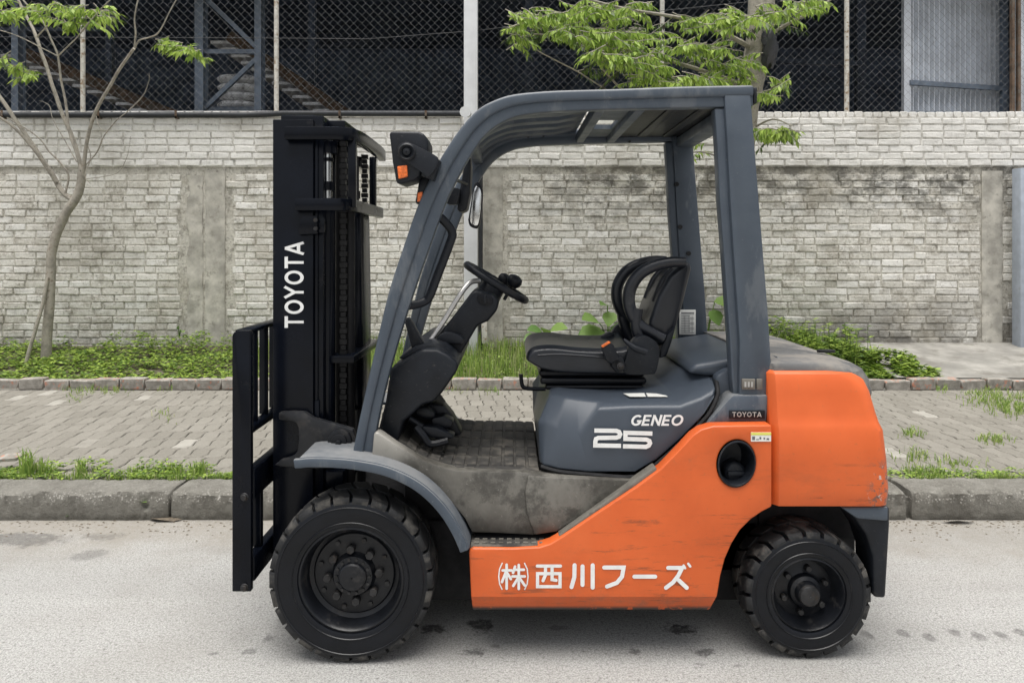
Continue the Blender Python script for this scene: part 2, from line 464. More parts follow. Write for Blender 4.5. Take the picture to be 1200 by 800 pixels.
simple('rust', (0.115, 0.075, 0.05), 0.85, var=0.5, vs=10, dirt=0.47, dcol=(0.13, 0.115, 0.095))
simple('tread_metal', (0.75, 0.76, 0.78), 0.5, var=0.2)
simple('blue_post', (0.36, 0.4, 0.46), 0.5, var=0.1, dirt=0.6, dcol=(0.3, 0.29, 0.27))
simple('dark_pipe', (0.02, 0.022, 0.026), 0.6, var=0.3)
simple('steel_grey', (0.15, 0.185, 0.235), 0.6, var=0.2, vs=8)
simple('shed_dark', (0.12, 0.165, 0.25), 0.9, var=0.4, vs=2)
simple('shed_steel', (0.14, 0.185, 0.27), 0.7, var=0.2)
simple('sheet_metal', (0.66, 0.69, 0.73), 0.45, metal=0.2, var=0.12, vs=3, dirt=0.6, dcol=(0.25, 0.24, 0.23))
simple('sack', (0.78, 0.78, 0.79), 0.6, var=0.3, vs=9, dirt=0.5, dcol=(0.2, 0.19, 0.19), bump=0.6, bs=20)
def m_leaf(name, a, b, c2, tr=0.35):
    k = NT(name)
    r = k.math('FRACT', k.math('ADD', k.island(), k.rnd()))
    c = k.mix(k.ramp(r, 0.0, 0.75), a, b)
    c = k.mix(k.ramp(r, 0.78, 0.95), c, c2)
    c = k.mix(k.math('MULTIPLY', k.noise(30, 3), 0.35), c, a)
    k.set(color=c, rough=0.5, spec=0.35)
    t = k.n('ShaderNodeBsdfTranslucent'); k.l(c, t.inputs['Color'])
    ms = k.n('ShaderNodeMixShader'); ms.inputs[0].default_value = tr
    k.l(k.b.outputs[0], ms.inputs[1]); k.l(t.outputs[0], ms.inputs[2]); k.l(ms.outputs[0], k.out.inputs['Surface'])
    MATS[name] = k.m
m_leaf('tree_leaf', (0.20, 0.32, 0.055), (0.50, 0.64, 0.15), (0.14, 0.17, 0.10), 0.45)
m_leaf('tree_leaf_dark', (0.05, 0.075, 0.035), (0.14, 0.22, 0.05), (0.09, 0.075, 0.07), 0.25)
m_leaf('cover_leaf', (0.09, 0.17, 0.028), (0.42, 0.55, 0.10), (0.07, 0.11, 0.03), 0.35)
m_leaf('grass', (0.14, 0.24, 0.045), (0.40, 0.52, 0.13), (0.52, 0.5, 0.3), 0.35)
m_leaf('weed_leaf', (0.11, 0.21, 0.05), (0.24, 0.36, 0.09), (0.14, 0.25, 0.06), 0.3)
simple('bark', (0.31, 0.285, 0.24), 0.9, var=0.3, vs=14, dirt=0.54, dcol=(0.17, 0.14, 0.105), bump=0.7, bs=60)
simple('dry_leaf', (0.13, 0.105, 0.075), 0.8, var=0.4, vs=30)
simple('bag_plastic', (0.035, 0.035, 0.04), 0.35, var=0.3, bump=0.6, bs=40)

# ---------------------------------------------------------------- the setting
YW = 8.8            # front of the wall
g = G(); g.add([(-60, -25, 0), (60, -25, 0), (60, 4.3, 0), (-60, 4.3, 0)], [(0, 1, 2, 3)])
structure(g.build('road', 'road', fix=False, smooth=0))
g = G(); g.box(-60, 60, 9.0, 90, -0.02, 0.16)
structure(g.build('ground', 'soil', smooth=0))
g = G(); g.add([(-60, -120, -0.03), (60, -120, -0.03), (60, -24, -0.03), (-60, -24, -0.03)], [(0, 1, 2, 3)])
structure(g.build('far_ground', 'soil', fix=False, smooth=0))

# kerb: one long bed and its stones
g = G(); g.box(-30, 30, 4.20, 4.40, -0.02, 0.11)
kerb = structure(g.build('kerb', 'kerb', smooth=0))
def kerb_stone_mesh(L, seed):
    rnd = random.Random(seed)
    prof = [(4.160, 0.0), (4.158, 0.05), (4.157, 0.095), (4.161, 0.137), (4.178, 0.153), (4.26, 0.155), (4.33, 0.154), (4.395, 0.152), (4.40, 0.05)]
    n = 110; rings = []
    for i in range(n + 1):
        x = -L/2 + 0.006 + (L - 0.012) * i / n
        ring = []
        for j, (y, z) in enumerate(prof):
            q = Vector((x * 9 + seed * 13.1, y * 9, z * 14))
            d = noise.noise(q) * 0.009 + noise.noise(q * 3.1) * 0.007 + noise.noise(q * 7.3) * 0.006
            e = (max(0.0, noise.noise(Vector((x * 4 + seed * 7, j * 0.6, 3)))) * 0.03 + max(0.0, noise.noise(Vector((x * 17 + seed * 7, j * 0.8, 5))) - .05) * 0.05) if j in (2, 3, 4) else 0
            end = 0.006 if i in (0, n) else 0
            ring.append((x, y + d * 0.6 + e * 0.55 + end, z + (d * 0.4 if 0 < j else 0) - e * 0.5 - (end if j > 2 else 0)))
        rings.append(ring)
    g = G(); g.rings(rings); return g.mesh('kerb_stone', smooth=50)
ks = [kerb_stone_mesh(1.0, s) for s in range(6)]
for me in ks: me.materials.append(MATS['kerb'])
for i in range(-10, 11):
    o = bpy.data.objects.new('kerb_stone', ks[i % 6]); col.objects.link(o); o.parent = kerb
    o.location = (-1.85 + 0.5 + i * 1.0, random.uniform(-.004, .004), random.uniform(-.004, .004)); o.rotation_euler = (0, 0, random.uniform(-.004, .004))

# pavement of wavy concrete pavers
g = G(); g.box(-30, 30, 4.39, 7.22, -0.02, 0.128)
walk = structure(g.build('sidewalk', 'sand', smooth=0))
PW, PL = 0.1125, 0.228
def paver_mesh(seed):
    rnd = random.Random(seed); w = PW - 0.005; L = PL - 0.006; kx = 0.010
    left = [(-w/2, -L/2), (-w/2 + kx, -L/4), (-w/2 - kx, L/4), (-w/2, L/2)]
    right = [(w/2, L/2), (w/2 - kx, L/4), (w/2 + kx, -L/4), (w/2, -L/2)]
    out = [(x + rnd.uniform(-.002, .002), y + rnd.uniform(-.002, .002)) for x, y in [(-w/2, L/2), (-w/2 - kx, L/4), (-w/2 + kx, -L/4), (-w/2, -L/2), (w/2, -L/2), (w/2 + kx, -L/4), (w/2 - kx, L/4), (w/2, L/2)]]
    ins = [(x * .9, y * .94) for x, y in out]
    r0 = [(x, y, -0.03) for x, y in out]; r1 = [(x, y, -0.005) for x, y in out]; r2 = [(x, y, rnd.uniform(-.0008, .0008)) for x, y in ins]
    g = G(); g.rings([r0, r1, r2], cap0=False); return g.v, g.f
pv = [paver_mesh(s) for s in range(8)]
def verts_mesh(name, vf, mat):
    me = bpy.data.meshes.new(name); me.from_pydata(vf[0], [], vf[1]); me.update(); me.materials.append(MATS[mat]); return me
pm = [verts_mesh('paver', v, 'paver') for v in pv]
slots = []
for r in range(12):
    for c in range(-66, 67):
        x = c * PW + (0.3 * PW if r % 2 else 0) ; y = 4.42 + PL/2 + r * PL
        px = 600 + x * F / y; py = 290 + (CAM_H - .15) * F / y
        seen = (-10 < px < 268 or 1045 < px < 1212 or 545 < px < 625 and py < 502)
        slots.append((0 if seen else 1, y, abs(x), x))
slots.sort()
rest = G()
for i, (s, y, _, x) in enumerate(slots):
    dz = 0.146 + random.uniform(-.0015, .0015) + 0.003 * noise.noise(Vector((x, y, 0)) * 1.3); k = random.randrange(8); rot = random.uniform(-.02, .02)
    tx, ty = random.uniform(-.01, .01), random.uniform(-.009, .009)
    if i < 300:
        o = bpy.data.objects.new('paver', pm[k]); col.objects.link(o); o.parent = walk
        o.location = (x, y, dz); o.rotation_euler = (tx, ty, rot)
    else:
        v, f = pv[k]; c, s_ = math.cos(rot), math.sin(rot)
        rest.add([(x + a * c - b * s_, y + a * s_ + b * c, dz + e + b * tx - a * ty) for a, b, e in v], f)
o = rest.build('paver_field', 'paver', walk, fix=False, smooth=0); o['kind'] = 'stuff'

# low brick edging, verge and the concrete apron
g = G(); g.box(-30, 30, 7.23, 7.33, -0.02, 0.15)
edge = structure(g.build('edging', 'mortar', smooth=0))
eb = []
for s in range(6):
    rnd = random.Random(s); g = G(); g.box(-.115, .115, -.055, .055, -.1, .0)
    for i, v in enumerate(g.v): g.v[i] = tuple(a + rnd.uniform(-.006, .006) for a in v)
    me = g.mesh('edging_brick', bevel=.009, seg=1); me.materials.append(MATS['edging']); eb.append(me)
for i in range(-32, 33):
    o = bpy.data.objects.new('edging_brick', eb[random.randrange(6)]); col.objects.link(o); o.parent = edge
    o.location = (i * .24 + .03, 7.275 + random.uniform(-.012, .012), .232 + random.uniform(-.012, .012)); o.rotation_euler = (0, random.uniform(-.03, .03), random.uniform(-.03, .03))
g = G()
nx, ny = 120, 14
for j in range(ny + 1):
    for i in range(nx + 1):
        x = -30 + 33.65 * (i / nx) ** 0.6; y = 7.32 + 1.6 * j / ny
        g.v.append((x, y, 0.17 + 0.03 * noise.noise(Vector((x * 1.5, y * 1.5, 0))) + 0.19 * j / ny))
g.f = [(j*(nx+1)+i, j*(nx+1)+i+1, (j+1)*(nx+1)+i+1, (j+1)*(nx+1)+i) for j in range(ny) for i in range(nx)]
structure(g.build('verge', 'soil', fix=False))
g = G()
for j in range(9):
    for i in range(41):
        x = 3.66 + 26 * (i / 40) ** 1.6 + (0.05 * noise.noise(Vector((0, j * .9, 1))) if i == 0 else 0); y = 7.335 + 1.5 * j / 8
        g.v.append((x, y, 0.232 + 0.16 * j / 8 + 0.006 * noise.noise(Vector((x, y, 0)) * 1.7)))
g.f = [(j*41+i, j*41+i+1, (j+1)*41+i+1, (j+1)*41+i) for j in range(8) for i in range(40)]
n0 = len(g.v); g.v += [(x, y, 0.1) for x, y, z in (g.v[j*41] for j in range(9))]; g.f += [(j*41, n0+j, n0+j+1, (j+1)*41) for j in range(8)]
structure(g.build('concrete_apron', 'slab', fix=False))

# ---------------------------------------------------------------- the brick wall
wall = thing('brick_wall', 'long whitewashed brick wall with mould stains running behind the forklift', 'wall', (0, YW + .1, .2))
g = G(); g.box(-16, 16, YW, YW + .22, 0.0, 2.395); g.box(-16, 16, YW - .018, YW + .22, 2.3952, 2.965)
g.build('mortar_core', 'mortar', wall, smooth=0)
cols_px = [(222, 240, 'concrete'), (241, 264, 'concrete'), (566, 589, 'concrete'), (1150, 1174, 'concrete')]
def column(px0, px1, seed, top=2.37, rough=0.008, proud=.02, ragged=0.0):
    x0, x1 = (px0 - 600) * YW / F, (px1 - 600) * YW / F
    n = 44; rings = []
    for i in range(n + 1):
        z = 0.12 + (top - 0.12) * i / n; ring = []
        for j, (a, b) in enumerate([(x0, .03), (x0, -proud * .6), (x0 + .018, -proud), ((x0*2+x1)/3, -proud), ((x0+2*x1)/3, -proud), (x1 - .018, -proud), (x1, -proud * .6), (x1, .03)]):
            d = noise.noise(Vector((a * 7, z * 5, seed))) * rough + noise.noise(Vector((a * 20, z * 16, seed))) * rough * .7
            rg = ragged * noise.noise(Vector((j, z * 3.5, seed + 9))) if j < 3 else 0
            ring.append((a + d * .8 + rg, YW + b + (d if b < 0 else 0), z))
        rings.append(ring)
    g = G(); g.rings(rings); return g.build('concrete_column', 'concrete', wall, smooth=60)
column(220, 238, 1, top=2.3, rough=.016, proud=.014, ragged=.05)
column(241, 264, 2, top=2.33)
column(566, 589, 3)
column(1150, 1174, 4, top=2.35, rough=.012)
def brick_vf(seed, L, H):
    rnd = random.Random(seed); j = lambda s: rnd.uniform(-s, s)
    c = .007
    rim = [(-L/2 + j(.006), 0.0, -H/2 + j(.006)), (L/2 + j(.006), 0.0, -H/2 + j(.006)), (L/2 + j(.006), 0.0, H/2 + j(.006)), (-L/2 + j(.006), 0.0, H/2 + j(.006))]
    # one extra point along top and bottom so edges are never ruler straight
    pts = [rim[0], (j(.04), 0, -H/2 + j(.005)), rim[1], rim[2], (j(.04), 0, H/2 + j(.005)), rim[3]]
    back = [(x, .022, z) for x, y, z in pts]
    front = [(x * (1 - 2*c/L), -.007 + j(.0025), z * (1 - 2*c/H)) for x, y, z in pts]
    g = G(); g.rings([back, pts, front], cap0=False); return g.v, g.f
bl = [brick_vf(s, .238, .071) for s in range(10)]; bh = [brick_vf(50 + s, .115, .071) for s in range(6)]; bu = [brick_vf(80 + s, .232, .066) for s in range(8)]; bhu = [brick_vf(90 + s, .112, .066) for s in range(5)]
bms = {id(v): verts_mesh('brick', v, 'brick') for v in bl + bh + bu + bhu}
spans = []
def in_col(a, b):
    for p0, p1 in ((219, 265), (565, 590), (1149.5, 1174.5)):
        c0, c1 = (p0 - 600) * YW / F, (p1 - 600) * YW / F
        if b > c0 and a < c1: return True
    return False
rows = []
z = .2
while z + .082 <= 2.397: rows.append((z + .041, 0)); z += .0814
z = 2.402
for i in range(7): rows.append((z + .0385, 1)); z += .0795
for ri, (zc, up) in enumerate(rows):
    x = -8.2 + (0.125 if ri % 2 else 0) + random.uniform(-.02, .02)
    while x < 8.2:
        head = random.random() < .13
        L = .115 if head else .238
        L0 = L + (.012 if not up else .011)
        if up or not in_col(x, x + L):
            spans.append((x + L/2, zc, up, head))
        elif not in_col(x, x + .115): spans.append((x + .0575, zc, up, True)); L0 = .127
        elif not in_col(x + L - .115, x + L): spans.append((x + L - .0575, zc, up, True))
        x += L0 + random.uniform(-.004, .006)
def seen(b):
    x, z, up, head = b; px = 600 + x * F / YW; py = 290 - (z - CAM_H) * F / YW
    if head or not 0 < px < 1200: return False
    return (64 < px < 222 and 196 < py < 392) or (908 < px < 1150 and 200 < py < 372)
vis = [b for b in spans if seen(b)]; random.shuffle(vis); pick = set(id(b) for b in vis[:300])
rest = G()
for b in spans:
    x, zc, up, head = b
    v = random.choice(bhu if (up and head) else bu if up else bh if head else bl)
    y = YW - (.018 if up else 0) - random.uniform(-.004, .010); rt = random.uniform(-.018, .018)
    if id(b) in pick:
        o = bpy.data.objects.new('brick', bms[id(v)]); col.objects.link(o); o.parent = wall
        o.location = Vector((x, y, zc)) - wall.location; o.rotation_euler = (0, rt, random.uniform(-.012, .012))
    else:
        rest.add([(x + a, y + b_, zc + c - a * rt) for a, b_, c in v[0]], v[1])
o = rest.build('brick_courses', 'brick', wall, fix=False, smooth=0); o['kind'] = 'stuff'
g = G(); x = -8.2
while x < 8.2:                                                    # bricks set on end along the top
    w = .085 + random.uniform(-.006, .006); t = random.uniform(-.006, .004)
    g.box(x, x + w, YW - .005 + t, YW + .2, 2.966, 3.03 + t); x += w + .018
o = g.build('coping_bricks', 'brick', wall, bevel=.006, seg=1); o['kind'] = 'stuff'
# ---------------------------------------------------------------- chain-link fence on the wall
YF = 8.92
fence = thing('chain_link_fence', 'tall chain link fence standing along the top of the brick wall', 'fence', (0, YF, 3.0))
g = G(); hp = .047; zt = 5.2; z0 = 3.0
nseg = int((zt - z0) / hp); n = int(15 / hp)
for i in range(n):                                             # neighbouring wires zigzag against each other and hook together
    x0 = -7.5 + i * hp; pts = []
    for k in range(nseg + 1):
        s = 1 if (k + i) % 2 else -1
        pts.append((x0 + s * hp / 2 * 1.02 + .003 * noise.noise(Vector((i * .3, k * .3, 0))) + .012 * noise.noise(Vector((i * .03, k * .05, 7))), YF + (.003 if i % 2 else -.003), z0 + k * hp + .02 * noise.noise(Vector((i * .02, 0, 4)))))
    g.tube(pts, .0019, 3, cap=False)
o = g.build('mesh_wire', 'fence_wire', fence, fix=False, smooth=0); o['kind'] = 'stuff'
for px, m in ((100, 'fence_post'), (325.5, 'fence_post'), (775, 'fence_post'), (990, 'fence_post')):
    x = (px - 600) * YF / F; g = G(); g.tube([(x, YF - .05, 2.98), (x, YF - .05, 5.2)], .027, 10); g.build('post', m, fence)
for px in (1183, 1190):
    x = (px - 600) * YF / F; g = G(); g.bar((x, YF - .05, 2.98), (x, YF - .05, 5.2), .03, .05, (0, 1, 0)); g.build('post', 'rust', fence)
g = G(); g.tube([(-7.5, YF, 5.18), (7.5, YF, 5.18)], .02, 8); g.build('top_rail', 'fence_post', fence)
g = G(); g.tube([(-7.5, YF - .02, 3.05), (-.6, YF - .02, 3.05)], .008, 6); g.build('tension_wire', 'fence_wire', fence)

p = thing('wall_pipe', 'black pipe laid along the top of the wall on the left', 'pipe', (-4, YW - .06, 3.0))
g = G(); g.tube([(-9, YW - .055, 2.985), (-3, YW - .055, 2.982), (-2.6, YW - .055, 3.0), (-.58, YW - .055, 2.998)], .033, 10); g.build('pipe_run', 'dark_pipe', p)
for i, px in enumerate((8, 120, 210, 400, 500)):
    x = (px - 600) * YW / F; g = G(); g.box(x - .012, x + .012, YW - .095, YW + .02, 2.94, 2.965); g.bar((x, YW - .092, 2.94), (x, YW - .092, 3.03), .025, .006, (0, 1, 0)); g.build('clip', 'rust', p)

# white square post in front of the wall
YP = 8.35
x0, x1 = (543.5 - 600) * YP / F, (559.5 - 600) * YP / F
wp = thing('steel_post', 'tall square light grey steel post in front of the wall left of the steering wheel', 'post', ((x0 + x1)/2, YP + .07, .17))
g = G(); g.box(x0, x1, YP, YP + .15, .16, 5.6); g.build('shaft', 'white_post', wp, bevel=.008)
g = G(); g.box(x0 - .05, x1 + .05, YP - .05, YP + .2, .15, .19); g.build('base_plate', 'white_post', wp, bevel=.004)
bp = W(548, 133, YP - .03); g = G()
g.rings([[bp + Vector((r * math.cos(a) - .0 + dx, dy, r * math.sin(a) + dz)) for a in [2*math.pi*k/14 for k in range(14)]] for r, dx, dy, dz in ((.06, -.02, -.10, .0), (.045, .0, -.05, -.01), (.02, .02, .0, -.02))])
g.build('insulator', 'white_post', wp)
dp = thing('black_upright', 'thin black upright strip beside the light grey steel post', 'pipe', (W(563, 290, 8.7).x, 8.7, .2))
g = G(); g.tube([(W(563, 290, 8.7).x, 8.72, .2), (W(563, 290, 8.7).x, 8.72, 2.36)], .026, 8); g.build('pipe_run', 'dark_pipe', dp)  # black tube set along the dark strip beside the post
rp = thing('steel_post', 'pale blue grey post at the right edge of the photo by the wall', 'post', (W(1206, 290, 8.6).x, 8.6, .2))
g = G(); g.box(W(1196, 290, 8.55).x, W(1196, 290, 8.55).x + .16, 8.55, 8.7, .2, 2.36); g.build('shaft', 'blue_post', rp, bevel=.006)
sp = thing('marker_stake', 'short pale stake in the grass by the steel post', 'stake', (W(567, 400, 8.4).x, 8.4, .18))
g = G(); g.bar(W(568, 402, 8.4), W(567, 366, 8.4), .06, .03, (0, 1, 0)); g.build('stake_body', 'fence_post', sp, bevel=.004)

# overhead wire
ow = G(); ow.tube([W(-400, 42, 8.5), W(330, 45, 8.5), W(430, 46, 8.5), W(560, 36, 8.4), W(600, 31, 8.4), W(1000, -10, 8.3)], .003, 5)
tag(ow.build('overhead_wire', 'dark_pipe'), 'thin slack wire strung across in front of the fence', 'wire')

# ---------------------------------------------------------------- open shed behind the wall
shed = thing('shed', 'dark open-sided steel shed behind the chain link fence', 'shed', (0, 14, .2))
g = G(); g.box(-30, 30, 26, 26.2, .16, 8.2); g.build('back_wall', 'shed_dark', shed, smooth=0)
g = G(); g.box(-30, 30, 9.6, 26, 8.2, 8.4); g.build('roof', 'shed_dark', shed, smooth=0)  # unseen roof, put in to keep the shed dark inside
for xs in (-30, 29.8): g = G(); g.box(xs, xs + .2, 9.6, 26, .16, 8.2); g.build('side_wall', 'shed_dark', shed, smooth=0)
g = G(); g.box(-30, 30, 9.45, 9.6, 5.0, 8.2); g.build('sky_block_cladding', 'shed_dark', shed, smooth=0)  # out of view, added to hold sky light out of the shed
def column_(px, w, Y, top=8.1, mat='steel_grey'):
    x = (px - 600) * Y / F; ww = w * Y / F
    g = G(); g.box(x - ww/2, x + ww/2, Y, Y + .02, .2, top); g.box(x - ww/2, x + ww/2, Y + .16, Y + .18, .2, top); g.box(x - .012, x + .012, Y + .02, Y + .16, .2, top)
    return g.build('column', mat, shed, smooth=0)
for px, w in ((17, 8), (233, 10), (302, 8)): column_(px, w, 10.4)
for px, w in ((127, 7), (365, 7), (620, 9), (880, 9), (1010, 10)): column_(px, w, 17.5, mat='shed_steel')
def brace(a, b, Y, w): g = G(); g.bar(W(*a, Y), W(*b, Y), w, w, (0, 1, 0)); g.build('brace', 'steel_grey' if Y < 15 else 'shed_steel', shed, smooth=0)
brace((243, 0), (300, 55), 10.5, .06); brace((237, 130), (300, 70), 10.5, .06); brace((240, 61), (300, 61), 10.5, .06)
brace((-10, 35), (120, 35), 17.4, .09); brace((330, 70), (400, 130), 17.4, .1); brace((600, 60), (1010, 75), 17.4, .12)

def stair(label, a, b, treads, Y, w):
    t = thing('staircase', label, 'stairs', W((a[0]+b[0])/2, b[1], Y), 'rusty staircases inside the shed')
    for dy in (0, w):
        g = G(); g.bar(W(*a, Y) + Vector((0, dy, 0)), W(*b, Y) + Vector((0, dy, 0)), .03, .17, (0, 0, 1)); g.build('stringer', 'rust', t, smooth=0)
    A = W(*a, Y); B = W(*b, Y)
    for i in range(treads):
        q = A.lerp(B, (i + .5) / treads)
        g = G(); g.box(q.x - .38, q.x + .2, Y + .04, Y + w - .04, q.z - .06, q.z - .015); g.build('tread', 'tread_metal', t, smooth=0)
stair('rusty staircase coming down into the shed behind the leftmost fence post', (18, 58), (205, 136), 11, 12.0, 1.0)
stair('rusty staircase with pale treads coming down beside the stack of sacks', (268, 42), (412, 138), 12, 12.0, 1.0)

# sacks piled on a rack behind the fence
rk = thing('rack', 'steel rack carrying the pile of grey sacks behind the fence', 'rack', W(277, 130, 10.75))
zz = W(277, 128, 11).z
g = G(); g.box(W(250, 0, 11).x, W(306, 0, 11).x, 10.8, 11.6, zz - .06, zz); g.build('deck', 'steel_grey', rk, smooth=0)
for px in (253, 303):
    for y in (10.85, 11.55): g = G(); g.bar((W(px, 0, 11).x, y, .2), (W(px, 0, 11).x, y, zz - .06), .06, .06, (0, 1, 0)); g.build('leg', 'steel_grey', rk, smooth=0)
names = ['bottom sack of the grey pile behind the fence', 'grey sack second from the bottom of the pile', 'grey sack second from the top of the pile', 'top sack of the grey pile behind the fence']
for i in range(4):
    c = Vector((W(277, 0, 11).x + random.uniform(-.02, .02), 11.15, zz + .065 + i * .125)); g = G(); rings = []
    for k in range(13):
        t = k / 12; x = (t - .5) * .56; e = max(.25, (1 - abs(2 * t - 1) ** 4)) ** .5
        rings.append([c + Vector((x, math.cos(a) * .26 * e, math.copysign(abs(math.sin(a)) ** .7, math.sin(a)) * .068 * e + .006 * noise.noise(Vector((x * 9, a * 2, i * 5))))) for a in [2*math.pi*j/16 for j in range(16)]])
    g.rings(rings); tag(g.build('sack', 'sack', origin=c), names[i], 'sack', 'sacks piled on the rack')

# corrugated sheeting on the right
cs = thing('metal_screen', 'pale corrugated metal screen behind the fence on the right', 'screen', W(1120, 130, 10.2))
g = G(); A = W(1064, 0, 9.9); B = W(1178, 0, 10.3); n = 19 * 6; vs = []
for i in range(n + 1):
    t = i / n; ph = 2 * math.pi * 19 * t; d = .034 * max(-.6, min(.6, math.sin(ph))) / .6
    vs.append((A.x + (B.x - A.x) * t, A.y + (B.y - A.y) * t + d))
g.add([(x, y, 2.2) for x, y in vs] + [(x, y, 6) for x, y in vs] + [(x, y + .004, 2.2) for x, y in vs] + [(x, y + .004, 6) for x, y in vs],
      [(i, i+1, n+2+i, n+1+i) for i in range(n)] + [(2*n+2+i, 3*n+3+i, 3*n+4+i, 2*n+3+i) for i in range(n)])
g.build('corrugated_sheet', 'sheet_metal', cs, fix=False, smooth=30)
g = G(); g.bar(W(1066, 97, 9.82), W(1175, 104, 10.2), .05, .06); g.build('rail', 'steel_grey', cs, smooth=0)
g = G(); g.bar(W(1066, 133, 9.82), W(1175, 133, 10.2), .05, .05); g.build('rail', 'steel_grey', cs, smooth=0)
g = G(); g.bar(W(1062, 140, 9.86), W(1062, -120, 9.86), .09, .07, (0, 1, 0)); g.build('frame_post', 'sheet_metal', cs, smooth=0)
g = G(); g.bar(W(1176, 140, 10.2), W(1176, -120, 10.2), .07, .07, (0, 1, 0)); g.build('frame_post', 'steel_grey', cs, smooth=0)
pn = thing('metal_wall', 'flat blue grey metal wall at the far right behind the fence', 'wall', W(1230, 130, 9.8))
g = G(); g.box(W(1191, 0, 9.8).x, W(1191, 0, 9.8).x + 2.2, 9.8, 9.85, 2.2, 6); g.build('sheet', 'sheet_metal', pn, bevel=.004)
g = G()
for i in range(6): g.box(W(1191, 0, 9.8).x + .1 + i * .35, W(1191, 0, 9.8).x + .13 + i * .35, 9.785, 9.8, 2.2, 6)
g.build('rib', 'sheet_metal', pn, smooth=0)

# ---------------------------------------------------------------- trees and plants
def leaf(g, p, d, w, up, fold=.25):
    "one folded leaf from p along d, width w"
    p = Vector(p); d = Vector(d); s = d.cross(Vector(up))
    if s.length < 1e-5: s = d.cross(Vector((1, 0, 0)))
    s.normalize(); nrm = s.cross(d).normalized(); m = p + d * .5 - nrm * w * fold * .5
    a = p + d * .42 + s * w * .5; b = p + d * .42 - s * w * .5; t = p + d - nrm * d.length * .12
    g.add([p, a, t, b, m], [(0, 1, 4), (1, 2, 4), (2, 3, 4), (3, 0, 4)])
def rv(s=1.0): return Vector((random.uniform(-s, s), random.uniform(-s, s), random.uniform(-s, s)))
def spray(gl, gt, a, b, nl, ll, lw, droop=.5):
    "a leafy twig from a to b, small leaves in two drooping ranks"
    a = Vector(a); b = Vector(b); d = b - a; bend = rv(.12) * d.length
    pts = [a + d * t + bend * math.sin(math.pi * t) + Vector((0, 0, -droop * .3 * d.length * t * t)) for t in (0, .25, .5, .75, 1)]
    gt.tube(pts, [.005, .004, .003, .0025, .002], 4, cap=False)
    side = d.cross(Vector((0, 0, 1))).normalized() if d.cross(Vector((0, 0, 1))).length > 1e-4 else Vector((1, 0, 0))
    for i in range(nl):
        t = .08 + .92 * (i + random.random()) / nl; q = pts[min(3, int(t * 4))].lerp(pts[min(4, int(t * 4) + 1)], t * 4 - int(t * 4))
        sd = side * (1 if i % 2 else -1)
        dr = (d.normalized() * random.uniform(.1, .9) + sd * random.uniform(.2, .9) + Vector((0, 0, -random.uniform(.3, 1.3) * droop * 1.5)) + rv(.35)).normalized()
        k = random.uniform(.5, 1.25)
        leaf(gl, q, dr * ll * k, lw * k * random.uniform(.85, 1.15), (Vector((0, 0, 1)) + rv(.7)), fold=random.uniform(.1, .45))
    leaf(gl, pts[-1], (d.normalized() + Vector((0, 0, -droop))).normalized() * ll, lw, (0, 0, 1))

def branch(name, pts, r0, r1, tree, mat='bark', n=8):
    pts = catmull(pts, 5); m = len(pts)
    pts = [p + Vector((noise.noise(p * 6), noise.noise(p * 6 + Vector((5, 0, 0))), 0)) * .006 for p in pts]
    g = G(); g.tube(pts, [r0 + (r1 - r0) * i / (m - 1) * (1 if True else 0) + .0012 * noise.noise(Vector((i * .9, r0 * 50, 0))) for i in range(m)], n)
    return g.build(name, mat, tree)
def pw(lst, Y, dy=0.0):
    n = len(lst); return [W(x, y, Y + dy * i / max(1, n - 1)) for i, (x, y) in enumerate(lst)]

YT = 8.15
lt = thing('tree', 'slender bare tree with a crooked pale trunk by the wall on the left', 'tree', W(53, 434, YT), 'trees in the verge')
branch('trunk', pw([(53, 440), (54, 415), (57, 370), (59, 330), (60, 300), (66, 275), (76, 252), (88, 234), (94, 218), (96, 203)], YT), .052, .042, lt, n=12)
BR = [([(95, 206), (93, 188), (86, 165), (75, 138), (64, 108), (54, 78), (44, 48), (38, 33), (28, 14), (14, -14)], .026, .014, .5),
      ([(95, 200), (90, 180), (82, 158), (78, 130), (72, 96), (68, 66), (59, 44), (48, 22), (30, 4), (20, -10)], .017, .008, .2),
      ([(97, 206), (101, 170), (110, 136), (128, 102), (145, 74), (157, 57)], .021, .015, -.3),
      ([(157, 58), (159, 40), (158, 20), (164, -8)], .011, .007, -.1),
      ([(157, 59), (163, 48), (175, 44), (186, 38), (200, 12), (210, -6)], .009, .005, -.2),
      ([(89, 236), (74, 226), (62, 206), (48, 185), (28, 155), (8, 125), (-12, 98)], .03, .019, .1),
      ([(66, 214), (52, 192), (34, 168), (12, 146), (-10, 132)], .02, .012, -.3),
      ([(76, 228), (80, 205), (70, 190), (58, 178), (44, 160), (8, 138)], .012, .006, -.1),
      ([(98, 196), (112, 180), (122, 160), (134, 144), (150, 130), (166, 114), (174, 96), (175, 87)], .007, .003, -.4),
      ([(99, 210), (120, 207), (138, 202), (148, 186), (153, 160)], .005, .002, -.3),
      ([(90, 190), (76, 165), (62, 140), (58, 124), (46, 118)], .006, .002, .2),
      ([(112, 135), (117, 150), (126, 156)], .004, .002, -.1),
      ([(43, 44), (60, 26), (76, 16), (90, 8)], .009, .004, -.2),
      ([(69, 65), (90, 44), (112, 18), (135, -6)], .008, .005, -.3),
      ([(68, 66), (44, 54), (20, 42), (-6, 34)], .007, .004, .2),
      ([(102, 168), (106, 185), (100, 205), (106, 215)], .006, .004, -.1)]
for pts, a, b, dy in BR: branch('branch', pw(pts, YT, dy), a, b, lt)
gl = G(); gt = G()
